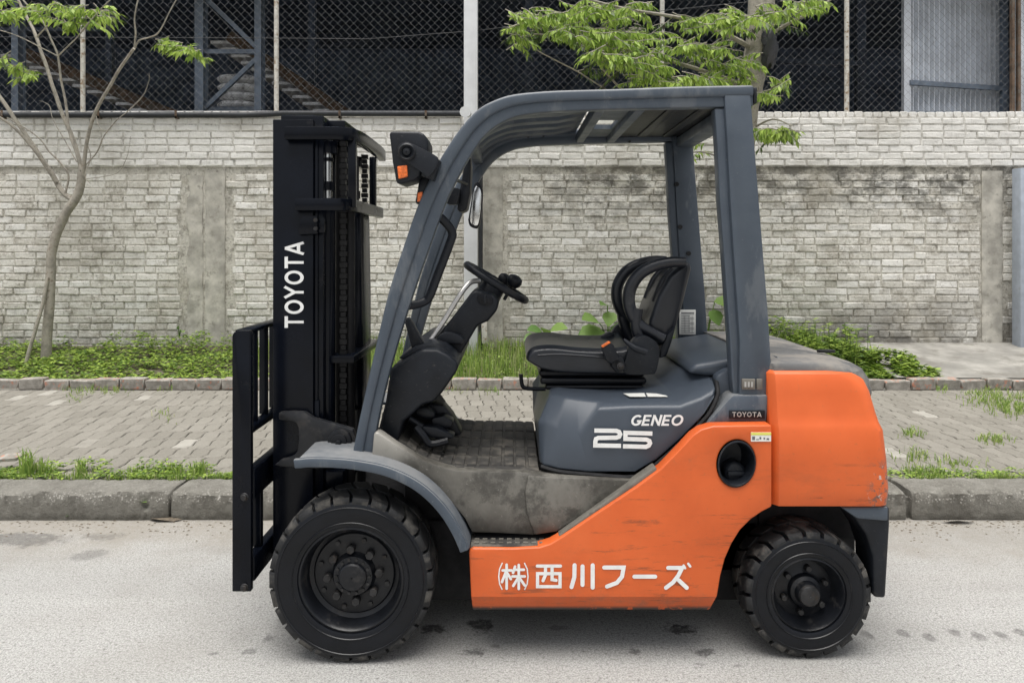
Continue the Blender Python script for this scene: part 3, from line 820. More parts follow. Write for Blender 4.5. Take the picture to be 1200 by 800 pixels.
def cluster(gl, gt, c0, c1, n, Y, spreadx, spready, ll, lw, nl=10, dep=.5, droop=.6, ln=28):
    for i in range(n):
        t = (i + random.random()) / n
        px = c0[0] + (c1[0] - c0[0]) * t + random.gauss(0, spreadx * .5); py = c0[1] + (c1[1] - c0[1]) * t + random.gauss(0, spready * .5)
        Yq = Y + random.uniform(-dep, dep); a = W(px, py, Yq)
        ang = random.uniform(-.6, .6) + (0 if random.random() < .5 else math.pi)
        d = Vector((math.cos(ang), random.uniform(-.8, .6), math.sin(ang) * .55 + random.uniform(-.35, .35))).normalized() * ln * random.uniform(.6, 1.15) * Y / F
        spray(gl, gt, a - d * .5, a + d * .5, nl, ll, lw, droop)
for c in [((0, 8), (45, 12), 11, 16, 9), ((52, 8), (140, 12), 22, 14, 9), ((70, 20), (115, 22), 7, 10, 6), ((0, 68), (40, 84), 13, 14, 11), ((184, 46), (240, 64), 14, 7, 5), ((78, 28), (84, 30), 2, 4, 4), ((-20, 20), (10, 20), 5, 10, 8)]:
    cluster(gl, gt, c[0], c[1], c[2], YT - .1, c[3], c[4], .10, .036, nl=14, dep=.3, ln=24)
gt.build('twigs', 'bark', lt, fix=False)['kind'] = 'stuff'
o = gl.build('foliage', 'tree_leaf', lt, fix=False); o['kind'] = 'stuff'
st = thing('prop_stake', 'thin wooden stake propping the crooked tree on the left', 'stake', W(27, 436, 8.0))
branch('stake_body', pw([(27, 438), (40, 392), (50, 355), (56, 325)], 8.0, .1), .02, .017, st)

YR = 8.0
rt = thing('tree', 'leafy tree with bright green foliage rising behind the forklift overhead guard', 'tree', W(872, 425, YR), 'trees in the verge')
branch('trunk', pw([(874, 430), (876, 330), (873, 250), (869, 180), (875, 120), (888, 60), (892, 10), (896, -40)], YR), .13, .135, rt, n=14)
for pts, a, b, dy in [([(884, 110), (850, 92), (800, 76), (740, 60), (680, 45), (625, 40)], .03, .008, -.5), ([(886, 60), (850, 40), (800, 22), (740, 12), (690, 0)], .03, .01, -.8),
                      ([(889, 50), (920, 30), (950, 15), (985, -8)], .025, .01, -.5), ([(884, 150), (905, 140), (930, 148)], .012, .004, -.9), ([(884, 120), (902, 105), (918, 96)], .012, .004, -.6),
                      ([(720, 112), (680, 86), (634, 62), (618, 50)], .009, .005, -.5), ([(735, 112), (716, 92), (704, 78)], .013, .008, -.5), ([(752, 110), (742, 90), (738, 74)], .007, .005, -.5),
                      ([(880, 215), (850, 188), (815, 178), (790, 192)], .012, .004, .2), ([(878, 175), (850, 160), (812, 160), (800, 178)], .01, .004, .2)]: branch('branch', pw(pts, YR, dy), a, b, rt)
gl = G(); gd = G(); gt = G()
for c in [((610, 22), (640, 14), 22, 18, 10, 7.6), ((600, 50), (625, 40), 5, 10, 6, 7.7), ((655, 14), (745, 10), 44, 20, 12, 7.5), ((660, 36), (760, 42), 44, 22, 12, 7.4), ((695, 62), (780, 72), 38, 18, 11, 7.3), ((740, 88), (865, 92), 38, 20, 9, 7.4),
          ((785, 50), (850, 52), 20, 18, 9, 7.5), ((795, 22), (870, 16), 22, 18, 9, 7.6), ((845, 28), (965, -2), 32, 16, 9, 7.4), ((830, 75), (880, 66), 14, 14, 8, 7.5), ((885, 150), (928, 154), 17, 8, 8, 7.3), ((893, 112), (916, 96), 6, 6, 5, 7.4), ((905, 92), (918, 92), 3, 4, 3, 7.4), ((820, 185), (815, 165), 2, 6, 4, 8.2)]:
    cluster(gl, gt, c[0], c[1], c[2], c[5], c[3], c[4], .088, .03, nl=24, dep=.4, ln=34, droop=.85)
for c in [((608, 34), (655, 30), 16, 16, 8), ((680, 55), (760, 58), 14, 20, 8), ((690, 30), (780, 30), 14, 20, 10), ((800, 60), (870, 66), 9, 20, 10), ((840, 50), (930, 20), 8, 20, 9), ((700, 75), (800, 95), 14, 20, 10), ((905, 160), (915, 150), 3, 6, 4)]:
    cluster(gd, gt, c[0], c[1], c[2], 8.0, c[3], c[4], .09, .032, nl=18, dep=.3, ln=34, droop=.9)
gt.build('twigs', 'bark', rt, fix=False)['kind'] = 'stuff'
o = gl.build('foliage', 'tree_leaf', rt, fix=False); o['kind'] = 'stuff'
o = gd.build('shaded_foliage', 'tree_leaf_dark', rt, fix=False); o.name = 'shade_toned_foliage'; o['kind'] = 'stuff'  # purplish and darker leaves, shade of the under-leaves put into the colour
g = G(); c = W(900, 56, 7.87); rings = []
for k in range(10):
    t = k / 9; rr = (.045 + .035 * math.sin(t * 2.6)) * (1 if k not in (0, 9) else .7)
    rings.append([Vector((c.x + math.cos(a) * (rr + .06 * noise.noise(Vector((math.cos(a) * 2.2, t * 4, math.sin(a) * 2.2)))), YR - .15 + math.sin(a) * (rr + .02), c.z - .2 + .36 * t + .03 * math.sin(3 * a))) for a in [2*math.pi*j/18 for j in range(18)]])
g.rings(rings); tag(g.build('plastic_bag', 'bag_plastic', origin=c), 'dark plastic bag wrapped around the trunk of the leafy tree', 'bag')

def blades(g, px0, px1, y0, y1, n, h0, h1, w=.007, z=.18, lean=.35):
    for i in range(n):
        y = random.uniform(y0, y1); px = random.uniform(px0, px1); x = (px - 600) * y / F
        h = random.uniform(h0, h1) * (0.7 + .6 * abs(noise.noise(Vector((x * 2, y * 2, 4))))); a = random.uniform(0, 6.28); l = random.uniform(.1, 1) * lean * h
        d = Vector((math.cos(a), math.sin(a) * .6, 0)); s = Vector((-d.y, d.x, 0)) if abs(d.x) < .5 else Vector((0, 1, 0)); s = (s + Vector((random.uniform(-1, 1), 0, 0))).normalized() * w / 2
        p = Vector((x, y, z + max(0, y - 7.33) * .11)); m = p + d * l * .35 + Vector((0, 0, h * .6)); t = p + d * l + Vector((0, 0, h * random.uniform(.7, 1)))
        g.add([p - s, p + s, m - s * .8, m + s * .8, t], [(0, 1, 3, 2), (2, 3, 4)])
def cover(g, px0, px1, y0, y1, n, hmax, ll, z=.18, back=1.0):
    for i in range(n):
        y = random.uniform(y0, y1); px = random.uniform(px0, px1); x = (px - 600) * y / F
        t = (y - y0) / (y1 - y0)
        bump_ = .5 + .9 * noise.noise(Vector((x * 1.7, y * 1.7, 2)))
        hh = max(.02, hmax * (.25 + .75 * t ** 1.5 * back) * max(.12, bump_ * 1.5 + .1))
        if noise.noise(Vector((x * 5, y * 5, 9))) < -.28: continue
        p = Vector((x, y, z + max(0, y - 7.33) * .11 + hh * math.sqrt(random.random()))); a = random.uniform(0, 6.28)
        leaf(g, p, Vector((math.cos(a), math.sin(a), random.uniform(-.25, .5))) * ll * random.uniform(.6, 1.3), ll * .6, Vector((0, 0, 1)) + rv(.4))
YE = 7.36
def patchy(g, px0, px1, y0, y1, n, h0, h1, w, z):
    for i in range(n):
        y = y0 + (y1 - y0) * random.random() ** 1.6; px = random.uniform(px0, px1); x = (px - 600) * y / F
        v = noise.noise(Vector((x * 3.1, y * 4, 11))) + .5 * noise.noise(Vector((x * 9, y * 9, 3)))
        if v < -.12 + .9 * (y - y0) / (y1 - y0) - random.random() * .35: continue
        k = .6 + max(0, v) * 1.1
        blades(g, px, px + .5, y, y + .004, 1, h0 * k, h1 * k, w, z, .7)
def stuffobj(g, name, mat, label, cat):
    o = g.build(name, mat, fix=False, smooth=0); o['kind'] = 'stuff'; o['label'] = label; o['category'] = cat
    return o
def shoots(g):
    for i in range(60):
        x = (random.uniform(915, 1005) - 600) * 8.2 / F; y = random.uniform(7.6, 8.6); h = random.uniform(.15, .42); d = rv(.12); d.z = h; b = Vector((x, y, .3)); g.tube([b, b + d * .5, b + d], .003, 3, cap=False)
        for k in range(9): q = b + d * (.25 + .75 * k / 8); a = k * 2.4; leaf(g, q, Vector((math.cos(a), math.sin(a), .25)) * .07, .035, (0, 0, 1))
g = G(); cover(g, -60, 300, YE, 8.72, 11500, .17, .048); stuffobj(g, 'ground_cover', 'cover_leaf', 'low bright green ground cover below the wall on the left', 'ground cover')
g = G(); blades(g, 300, 560, YE, 8.7, 1500, .12, .3, .008); blades(g, 425, 660, YE, 8.7, 3400, .08, .30, .008); cover(g, 425, 700, YE, 7.9, 1500, .12, .04); blades(g, 640, 790, 7.6, 8.7, 700, .1, .3, .009); blades(g, 780, 960, YE, 8.7, 1500, .14, .45, .009)
stuffobj(g, 'grass', 'grass', 'tall green grass growing along the wall behind the forklift', 'grass')
g = G(); cover(g, 300, 900, YE, 8.6, 3500, .12, .045); cover(g, 900, 1000, YE, 8.7, 6000, .36, .058, back=.9); cover(g, 990, 1030, YE, 8.4, 1600, .28, .058, back=.8); cover(g, 1010, 1072, YE, 7.8, 2600, .2, .058, back=.8); cover(g, 1060, 1098, YE, 7.6, 700, .17, .055, back=.5); shoots(g)
stuffobj(g, 'shrubby_weeds', 'cover_leaf', 'leafy green weeds spilling over the edging behind the counterweight', 'weeds')
g = G()
patchy(g, -20, 300, 4.39, 4.66, 4200, .03, .10, .0045, .145); patchy(g, 1035, 1230, 4.39, 4.58, 2300, .02, .08, .0045, .145)
for c, w_, h_, n_ in ((32, 8, .2, 26), (95, 6, .15, 18), (232, 8, .12, 20), (210, 4, .13, 10), (50, 12, .13, 20)): blades(g, c - w_, c + w_, 4.44, 4.58, n_ * 3, h_ * .5, h_, .009, .145, .6)
blades(g, 195, 215, 4.36, 4.48, 140, .03, .07, .005, .145)
stuffobj(g, 'verge_grass', 'grass', 'short green grass growing in the joint behind the kerb', 'grass')
g = G(); cover(g, -20, 290, 4.40, 4.60, 2600, .055, .026, .145); cover(g, 1040, 1220, 4.41, 4.55, 700, .04, .024, .145)
stuffobj(g, 'small_weeds', 'cover_leaf', 'tiny broad leaved weeds in the joint behind the kerb', 'weeds')
g = G()
for px0, px1, py0, py1, n_ in ((1140, 1200, 462, 474, 380), (1165, 1205, 474, 484, 300), (1135, 1170, 456, 462, 90), (1150, 1180, 512, 519, 110), (1060, 1078, 505, 511, 60), (1055, 1085, 530, 542, 50), (1100, 1140, 540, 548, 60), (80, 130, 452, 458, 120), (112, 148, 448, 458, 160), (175, 200, 450, 456, 70), (82, 95, 458, 468, 40), (525, 545, 452, 458, 30), (565, 585, 450, 458, 60), (185, 205, 482, 490, 18), (1095, 1112, 452, 458, 40), (530, 548, 452, 456, 26)):
    ya, yb = sorted(((CAM_H - .15) * F / (py0 - 290), (CAM_H - .15) * F / (py1 - 290))); [blades(g, q, q + 1, w_, w_ + .01, 1, .015, .08, .006, .145, 1.1) for q, w_ in ((random.gauss((px0 + px1) / 2, (px1 - px0) * .33), random.gauss((ya + yb) / 2, (yb - ya) * .42)) for _ in range(int(n_ * 2.4))) if 4.42 < w_ < 7.2 and noise.noise(Vector((q * .11, w_ * 4, 2))) > -.25]
stuffobj(g, 'pavement_grass', 'grass', 'scattered grass tufts growing between the pavers', 'grass')

# broad-leaved weeds in front of the wall
def weed(label, base, leaves, Y):
    t = thing('broad_leaved_weed', label, 'weed', W(*base, Y), 'broad leaved weeds by the wall')
    for (px, py, dx, dy, L) in leaves:
        a = W(*base, Y); b = W(px, py, Y - .1); g = G(); g.tube([a, a.lerp(b, .6) + Vector((0, 0, .05)), b], .006, 5); g.build('stem', 'weed_leaf', t)
        g = G(); d = Vector((dx, -.55, dy)).normalized() * L; s = d.cross(Vector((0, -.6, 1))).normalized(); n = s.cross(d).normalized(); N = 7; mid = []; le = []; re = []
        for i in range(N + 1):
            u = i / N; wdt = L * .46 * (math.sin(math.pi * min(1, u * .92 + .1)) ** .8 if u < 1 else 0.0) * (1 + .06 * math.sin(u * 25))
            q = b + d * u - n * L * .25 * u * u; mid.append(q); le.append(q + s * wdt + n * wdt * .25); re.append(q - s * wdt + n * wdt * .25)
        V = mid + le + re; Fc = []
        for i in range(N): Fc += [(i, i+1, N+1+i+1, N+1+i), (i, 2*N+2+i, 2*N+2+i+1, i+1)]
        g.add(V, Fc); g.build('leaf', 'weed_leaf', t, fix=False)
weed('broad leaved weed with big pale green leaves behind the seat', (712, 405), [(706, 388, -.85, -.1, .30), (702, 378, -.5, .3, .26), (718, 382, .6, -.25, .24), (716, 366, -.2, -.5, .17), (712, 358, -.3, .2, .16), (700, 392, -.9, -.1, .26)], 8.2)
weed('small broad leaved weed rising left of the seat cushion', (640, 415), [(634, 388, -.8, .3, .17), (646, 386, .8, .3, .19), (640, 392, -.1, .6, .14), (628, 394, -.9, -.1, .15)], 8.3)
weed('single tall broad leaved weed between the rear pillars of the forklift', (826, 415), [(838, 352, .8, -.1, .22), (834, 364, .3, -.6, .18), (832, 392, .8, .2, .13)], 8.3)
weed('little sprig standing against the wall near the concrete column', (210, 395), [(209, 385, .2, .8, .06), (213, 389, .8, .3, .05)], 8.7)
# odds and ends in the gutter
def kerbweed(px, py, label, n, h):
    Y = CAM_H * F / (py - 290); b = W(px, py, Y); g = G()
    for i in range(n):
        a = random.uniform(0, 6.28); p = b + Vector((random.uniform(-.03, .03), random.uniform(-.03, .03), random.uniform(.01, h)))
        leaf(g, p, Vector((math.cos(a), math.sin(a) * .6 - .2, .3)) * .04, .028, (0, 0, 1))
    g.tube([b, b + Vector((0, 0, h))], .003, 4); tag(g.build('weed', 'weed_leaf', origin=b, fix=False), label, 'weed', 'small weeds at the foot of the kerb')
kerbweed(168, 606, 'bright green weed at the kerb joint left of the forklift', 18, .11)
kerbweed(80, 606, 'flat spreading weed at the foot of the kerb on the left', 22, .035)
kerbweed(16, 606, 'tiny weed at the foot of the kerb by the left edge', 6, .03)
kerbweed(100, 597, 'small sprig against the kerb face on the left', 5, .05)
g = G(); b = W(192, 610, 4.15); g.add([b + Vector(v) for v in ((-.08, 0, .012), (-.03, -.03, .02), (.06, -.025, .006), (.1, 0, .01), (.02, .025, .014))], [(0, 1, 2, 3, 4)])
tag(g.build('dead_leaf', 'dry_leaf', origin=b, fix=False, smooth=0), 'long dry leaf lying in the gutter left of the mast', 'leaf', 'dry leaves in the gutter')
g = G(); b = W(1122, 612, 4.12); g.add([b + Vector(v) for v in ((-.09, 0, .004), (-.04, -.03, .03), (.05, -.03, .04), (.09, 0, .03), (.02, .03, .012))], [(0, 1, 2, 3, 4)])
tag(g.build('dead_leaf', 'dry_leaf', origin=b, fix=False, smooth=0), 'curled dry leaf lying in the gutter right of the forklift', 'leaf', 'dry leaves in the gutter')
g = G()
for i in range(340):
    y = 4.15 - abs(random.gauss(0, .12)); px = random.choice((random.uniform(-20, 280), random.uniform(1040, 1230))); x = (px - 600) * y / F; s = random.uniform(.002, .007); a = random.uniform(0, 3.1)
    c, n_ = math.cos(a), math.sin(a); g.add([(x + s * c * 1.6, y + s * n_, .001), (x - s * n_, y + s * c, .001), (x - s * c * 1.6, y - s * n_, .001), (x + s * n_, y - s * c, .001), (x, y, s * .7)], [(0, 1, 4), (1, 2, 4), (2, 3, 4), (3, 0, 4)])
stuffobj(g, 'gutter_litter', 'dry_leaf', 'crumbs of leaf litter and grit lying along the gutter', 'litter')
b = W(14, 540, 4.62); g = G(); g.add([b + Vector(v) for v in ((-.09, -.03, .0), (.05, -.045, .012), (.09, .02, .03), (-.06, .04, .02), (-.09, -.03, .015), (.05, -.045, .03), (.09, .02, .045), (-.06, .04, .035))], [(0, 3, 2, 1), (4, 5, 6, 7), (0, 1, 5, 4), (1, 2, 6, 5), (2, 3, 7, 6), (3, 0, 4, 7)])
tag(g.build('tile_fragment', 'edging', origin=b), 'broken reddish tile lying in the grass at the left edge', 'tile')
# ---------------------------------------------------------------- forklift materials
def m_orange():
    k = NT('orange_paint')
    sp = k.n('ShaderNodeSeparateXYZ'); k.l(k.pos(), sp.inputs[0]); z = sp.outputs['Z']; x = sp.outputs['X']
    c = k.mix(k.ramp(k.noise(4, 4), 0.3, 0.7), (0.57, 0.101, 0.021), (0.64, 0.12, 0.027))
    s1 = k.ramp(k.noise(4.5, 10, 0.78, stretch=(1, 1, 9)), 0.555, 0.66)
    s1 = k.math('MULTIPLY', s1, k.ramp(k.math('ADD', z, k.math('MULTIPLY', k.noise(3), 0.3)), 0.92, 0.72))
    c = k.mix(k.math('MULTIPLY', s1, 0.75), c, (0.16, 0.055, 0.025))
    d = k.math('MULTIPLY', k.ramp(k.noise(16, 8, 0.72), 0.45, 0.7), k.ramp(z, 0.3, 0.2))
    c = k.mix(k.math('MULTIPLY', d, 0.7), c, (0.3, 0.1, 0.05))
    c = k.mix(k.math('MULTIPLY', k.ramp(k.noise(60, 6, 0.7), 0.6, 0.68), 0.35), c, (0.36, 0.11, 0.045))
    sm = k.math('MULTIPLY', k.ramp(k.noise(2.2, 9, 0.75, stretch=(1, 1, 3)), 0.5, 0.72), k.ramp(z, 0.95, 0.6))      # darker smears, stronger towards the bottom
    c = k.mix(k.math('MULTIPLY', sm, 0.4), c, (0.30, 0.075, 0.026))
    fd = k.ramp(k.noise(1.7, 7, 0.65), 0.5, 0.7)
    c = k.mix(k.math('MULTIPLY', fd, 0.3), c, (0.66, 0.16, 0.05))
    # scraped rear lower corner of the counterweight, and chips along bottom edges
    cor = k.math('MULTIPLY', k.ramp(x, 1.24, 1.31), k.ramp(z, 0.76, 0.64))
    ch = k.math('MULTIPLY', cor, k.ramp(k.noise(30, 8, 0.78), 0.52, 0.57))
    c = k.mix(ch, c, (0.13, 0.10, 0.085))
    c = k.mix(k.math('MULTIPLY', cor, k.ramp(k.noise(40, 5, 0.7), 0.6, 0.64)), c, (0.5, 0.46, 0.42))
    bt = k.math('MULTIPLY', k.ramp(z, 0.197, 0.178), k.ramp(k.noise(30, 7, 0.75, stretch=(1, 1, .3)), 0.38, 0.44))
    c = k.mix(bt, c, (0.045, 0.035, 0.03))
    k.set(color=c, rough=k.ramp(k.noise(12, 6), 0.3, 0.7, 0.36, 0.5), spec=0.4)
    k.bump(k.noise(30, 4), 0.05, 0.004)
    MATS['orange_paint'] = k.m
m_orange()
def m_grey():
    k = NT('grey_paint')
    c = k.mix(k.ramp(k.noise(5, 6), 0.3, 0.7), (0.052, 0.067, 0.088), (0.068, 0.085, 0.107))
    c = k.mix(k.math('MULTIPLY', k.ramp(k.noise(3.2, 8, 0.7, stretch=(1.4, 1.4, .5)), 0.52, 0.6), 0.4), c, (0.165, 0.178, 0.19))
    c = k.mix(k.math('MULTIPLY', k.ramp(k.noise(60, 6, 0.75), 0.62, 0.7), 0.35), c, (0.24, 0.245, 0.24))
    nz = k.n('ShaderNodeSeparateXYZ'); k.pos(); k.l(k.geo.outputs['Normal'], nz.inputs[0])
    du = k.math('MULTIPLY', k.ramp(nz.outputs['Z'], 0.25, 0.95), k.ramp(k.noise(7, 7, 0.7), 0.3, 0.6, 0.45, 1.0))     # dust, with sky light painted in, on what faces up
    c = k.mix(k.math('MULTIPLY', du, 0.6), c, (0.27, 0.268, 0.26))
    k.set(color=c, rough=k.ramp(k.noise(9, 6), 0.3, 0.7, 0.38, 0.55), spec=0.45)
    k.bump(k.noise(40, 3), 0.06, 0.004)
    MATS['grey_paint'] = k.m
m_grey()
simple('hood_grey', (0.049, 0.061, 0.079), 0.42, var=0.08, vs=4, dirt=0.62, dcol=(0.15, 0.145, 0.13), dscale=5, wear=(0.7, (0.2, 0.2, 0.2)), bump=0.12, bs=600)
simple('guard_top', (0.1, 0.115, 0.13), 0.6, var=0.2, vs=5, dirt=0.46, dcol=(0.25, 0.245, 0.235), dscale=5)
simple('cap_grey', (0.1, 0.1, 0.1), 0.6, var=0.15, vs=5, dirt=0.42, dcol=(0.2, 0.185, 0.165), dscale=6, bump=0.2, bs=300)
simple('black_paint', (0.0025, 0.0036, 0.0068), 0.24, var=0.3, vs=6, dirt=0.6, dcol=(0.014, 0.0135, 0.0145), dscale=7, spec=0.2)
simple('black_plastic', (0.0085, 0.0105, 0.0145), 0.42, var=0.3, vs=8, dirt=0.57, dcol=(0.033, 0.0315, 0.03), dscale=9, bump=0.15, bs=500, spec=0.3, wear=(0.63, (0.045, 0.045, 0.045)))
simple('seat_vinyl', (0.010, 0.012, 0.0165), 0.32, var=0.2, vs=8, dirt=0.58, dcol=(0.05, 0.05, 0.052), dscale=7, bump=0.12, bs=350)
simple('rubber', (0.0035, 0.0045, 0.007), 0.38, var=0.35, vs=7, dirt=0.6, dcol=(0.02, 0.019, 0.018), dscale=11, bump=0.2, bs=160, spec=0.3)
simple('tread_rubber', (0.008, 0.0085, 0.0095), 0.7, var=0.3, vs=9, dirt=0.47, dcol=(0.075, 0.07, 0.063), dscale=11, bump=0.3, bs=120)
simple('rim_black', (0.007, 0.008, 0.0105), 0.34, var=0.3, vs=9, dirt=0.54, dcol=(0.03, 0.0285, 0.028), dscale=14, bump=0.15, bs=90, spec=0.35)
simple('nut_metal', (0.03, 0.03, 0.031), 0.5, metal=0.5, var=0.4, vs=30, dirt=0.52, dcol=(0.05, 0.04, 0.033), dscale=40)
simple('chassis_black', (0.01, 0.01, 0.011), 0.8, var=0.4)
simple('floor_mat', (0.035, 0.033, 0.03), 0.75, var=0.3, vs=8, dirt=0.47, dcol=(0.11, 0.1, 0.085), dscale=9, bump=0.2, bs=150)
def m_grime():
    k = NT('grimy_panel')
    sp = k.n('ShaderNodeSeparateXYZ'); k.l(k.pos(), sp.inputs[0])
    c = k.mix(k.ramp(k.noise(3.5, 7, 0.62), 0.3, 0.7), (0.075, 0.07, 0.06), (0.19, 0.18, 0.158))
    c = k.mix(k.math('MULTIPLY', k.ramp(k.noise(8, 9, 0.75), 0.46, 0.62), 0.8), c, (0.045, 0.042, 0.036))
    lo = k.ramp(k.math('ADD', sp.outputs['Z'], k.math('MULTIPLY', k.math('SUBTRACT', k.noise(5), 0.5), 0.2)), 0.53, 0.44)
    c = k.mix(k.math('MULTIPLY', lo, 0.7), c, (0.028, 0.026, 0.022))                                # darker towards the bottom
    fr = k.ramp(k.math('ADD', sp.outputs['X'], k.math('MULTIPLY', k.noise(6), 0.1)), -0.28, -0.4)
    c = k.mix(k.math('MULTIPLY', fr, 0.7), c, (0.36, 0.345, 0.31))                                  # paler towards the front
    c = k.mix(k.math('MULTIPLY', k.ramp(k.noise(70, 5, 0.7), 0.62, 0.7), 0.3), c, (0.4, 0.39, 0.36))
    k.set(color=c, rough=k.ramp(k.noise(10, 5), 0.3, 0.7, 0.34, 0.55), metal=0.1); k.bump(k.noise(6, 4), 0.15, 0.02)
    MATS['grimy_panel'] = k.m
m_grime()
simple('trim_plastic', (0.15, 0.14, 0.12), 0.55, var=0.3, vs=10, dirt=0.5, dcol=(0.07, 0.065, 0.055), dscale=10)
simple('bracket_paint', (0.011, 0.012, 0.0145), 0.38, var=0.3, dirt=0.5, dcol=(0.035, 0.033, 0.032), dscale=12, spec=0.4)
simple('chrome', (0.75, 0.75, 0.74), 0.18, metal=1.0, var=0.08)
simple('silver', (0.55, 0.54, 0.52), 0.35, metal=0.8, var=0.15)
simple('white_print', (0.78, 0.78, 0.76), 0.5, var=0.06, vs=30)
simple('amber_lens', (0.75, 0.16, 0.03), 0.3, var=0.3, vs=120)
simple('sticker', (0.72, 0.72, 0.68), 0.5, var=0.05)
simple('sticker_yellow', (0.62, 0.6, 0.1), 0.5, var=0.1)
simple('ink', (0.12, 0.12, 0.13), 0.6, var=0.1)
simple('glass_dark', (0.03, 0.03, 0.035), 0.08, var=0.1)
simple('hose', (0.006, 0.006, 0.007), 0.5, var=0.3, spec=0.3)
simple('chain', (0.007, 0.007, 0.0075), 0.5, metal=0.4, var=0.4, vs=60)

# ---------------------------------------------------------------- the forklift
YC = 3.30
def mir(y): return 2 * YC - y
fl = thing('forklift', 'orange and grey counterbalance forklift truck with black mast parked side-on at the kerb', 'forklift', (0.25, YC, 0.0))

# wheels ------------------------------------------------------------
def hexrod(c, r, y0, y1, a): g = G(); g.rod(c, r, y0, y1, 6, a); return g
def wheel(x, z, y0, sg, Rt, rr, Wd, front, steer=0.0):
    c = (x, y0, z)
    def P(p): return [(r, sg * d) for r, d in p]
    if front: prof = [(rr + .002, .004), (rr - .006, .001), (rr - .012, .008), (rr - .018, .03), (rr - .024, .062), (.148, .07), (.142, .064), (.08, .06), (.072, .05), (.069, .036), (.052, .033), (.049, .022), (.044, .018), (.003, .016)]
    else: prof = [(rr + .002, .004), (rr - .005, .0), (rr - .01, .008), (rr - .016, .03), (.104, .06), (.098, .058), (.068, .056), (.06, .05), (.055, .03), (.044, .022), (.04, .006), (.036, -.006), (.028, -.012), (.003, -.013)]
    g = G(); g.lathe(P(prof), c, 56); w = g.build('wheel', 'rim_black', fl, origin=c, smooth=35)
    tp = [(rr, .012), (rr + .004, .0), (rr + .012, -.004), (rr + (Rt - rr) * .55, -.007), (Rt - .03, -.004), (Rt - .022, .001), (Rt - .018, .012), (Rt - .016, .03), (Rt - .016, Wd - .03), (Rt - .02, Wd - .006), (Rt - .04, Wd + .004), (rr + .01, Wd + .004), (rr, Wd - .01)]
    g = G(); g.lathe(P(tp), c, 72); t = g.build('tyre', 'rubber', w, origin=c, smooth=35)
    ge = G()
    for rad in (Rt - .038, rr + .02):                      # moulded rings on the sidewall
        ge.lathe(P([(rad - .002, -.006), (rad, -.0085), (rad + .002, -.006)]), c, 72)
    ge.build('sidewall_ring', 'rim_black', w, origin=c, smooth=60)
    N = 26 if front else 21; pitch = 2 * math.pi / N; g = G()
    for side in (0, 1):
        for k in range(N):
            a0 = k * pitch + (pitch / 2 if side else 0)
            secs = [(-.002, Rt - .034, Rt - .018, 0.0), (.005, Rt - .03, Rt - .005, 0.0), (.03, Rt - .02, Rt - .002, .06), (Wd * .5 - .005, Rt - .02, Rt + .001, .62)]
            ring = []
            for (d, ri, ro, sk) in secs:
                dd = d if not side else Wd - d; aw = pitch * ((.42 if d < .02 else .43) if front else .39); sk_ = sk * pitch * .75 * (1 if not side else -1) * 1
                q = []
                for (rad, aa) in ((ri, -aw), (ro, -aw), (ro, aw), (ri, aw)):
                    a = a0 + sk_ + aa; q.append((c[0] + rad * math.cos(a), c[1] + sg * dd, c[2] + rad * math.sin(a)))
                ring.append(q)
            g.rings(ring)
    g.build('tread', 'tread_rubber', w, origin=c, bevel=.0015, seg=1)
    nb, nr, rad = (8, .0165, .094) if front else (6, .012, .08)
    for k in range(nb):
        a = 2 * math.pi * k / nb + (.1 if front else .35); q = (x + rad * math.cos(a), z + rad * math.sin(a))
        g = G(); ya, yb = sorted((y0 + sg * (.066 if front else .06), y0 + sg * .034)); g.rod(q, nr, ya, yb, 6, a); g.build('wheel_nut', 'nut_metal', w, origin=c, bevel=.002, seg=1)
    if front:
        g = G()
        for k in range(8):
            a = 2 * math.pi * (k + .5) / 8 + .1; q = (x + .124 * math.cos(a), z + .124 * math.sin(a)); ya, yb = sorted((y0 + sg * .068, y0 + sg * .055)); g.rod(q, .009, ya, yb, 8)
        for k in range(14):
            a = 2 * math.pi * k / 14; q = (x + .06 * math.cos(a), z + .06 * math.sin(a)); ya, yb = sorted((y0 + sg * .036, y0 + sg * .029)); g.rod(q, .006, ya, yb, 6)
        g.build('hub_bolts', 'nut_metal', w, origin=c)['kind'] = 'stuff'
    else:
        g = G(); g.lathe(P([(.038, .0), (.0385, -.004), (.034, -.013), (.024, -.017), (.002, -.018)]), c, 32); g.build('hub_cap', 'nut_metal', w, origin=c)
    if steer: w.rotation_euler = (0, 0, steer)
    return w
FX, FZ = (411 - 600) * 2.72 / F, .297
RX, RZ = (948 - 600) * 2.75 / F, .231
wheel(FX, FZ, 2.72, 1, .297, .186, .20, True); wheel(FX, FZ, mir(2.72), -1, .297, .186, .20, True)
wheel(RX, RZ, 2.75, 1, .231, .132, .185, False); wheel(RX, RZ, mir(2.75), -1, .231, .132, .185, False)

# dark chassis between the wheels ---------------------------------------
g = G()
g.box(-.80, .95, 2.97, mir(2.97), .11, .42)  # lowered to deepen the shade underneath
g.box(-.14, .70, 2.80, mir(2.80), .15, .42)  # belly box added to darken the road under the truck
g.box(-.42, 1.30, 3.0, mir(3.0), .40, .62)
g.box(.78, 1.33, 2.97, mir(2.97), .22, .62)
ch = g.build('chassis', 'chassis_black', fl, bevel=.01)
g = G(); g.rod((FX, FZ), .06, 2.9, mir(2.9), 16); g.rod((RX, RZ), .045, 2.9, mir(2.9), 16); g.build('axle', 'chassis_black', ch)

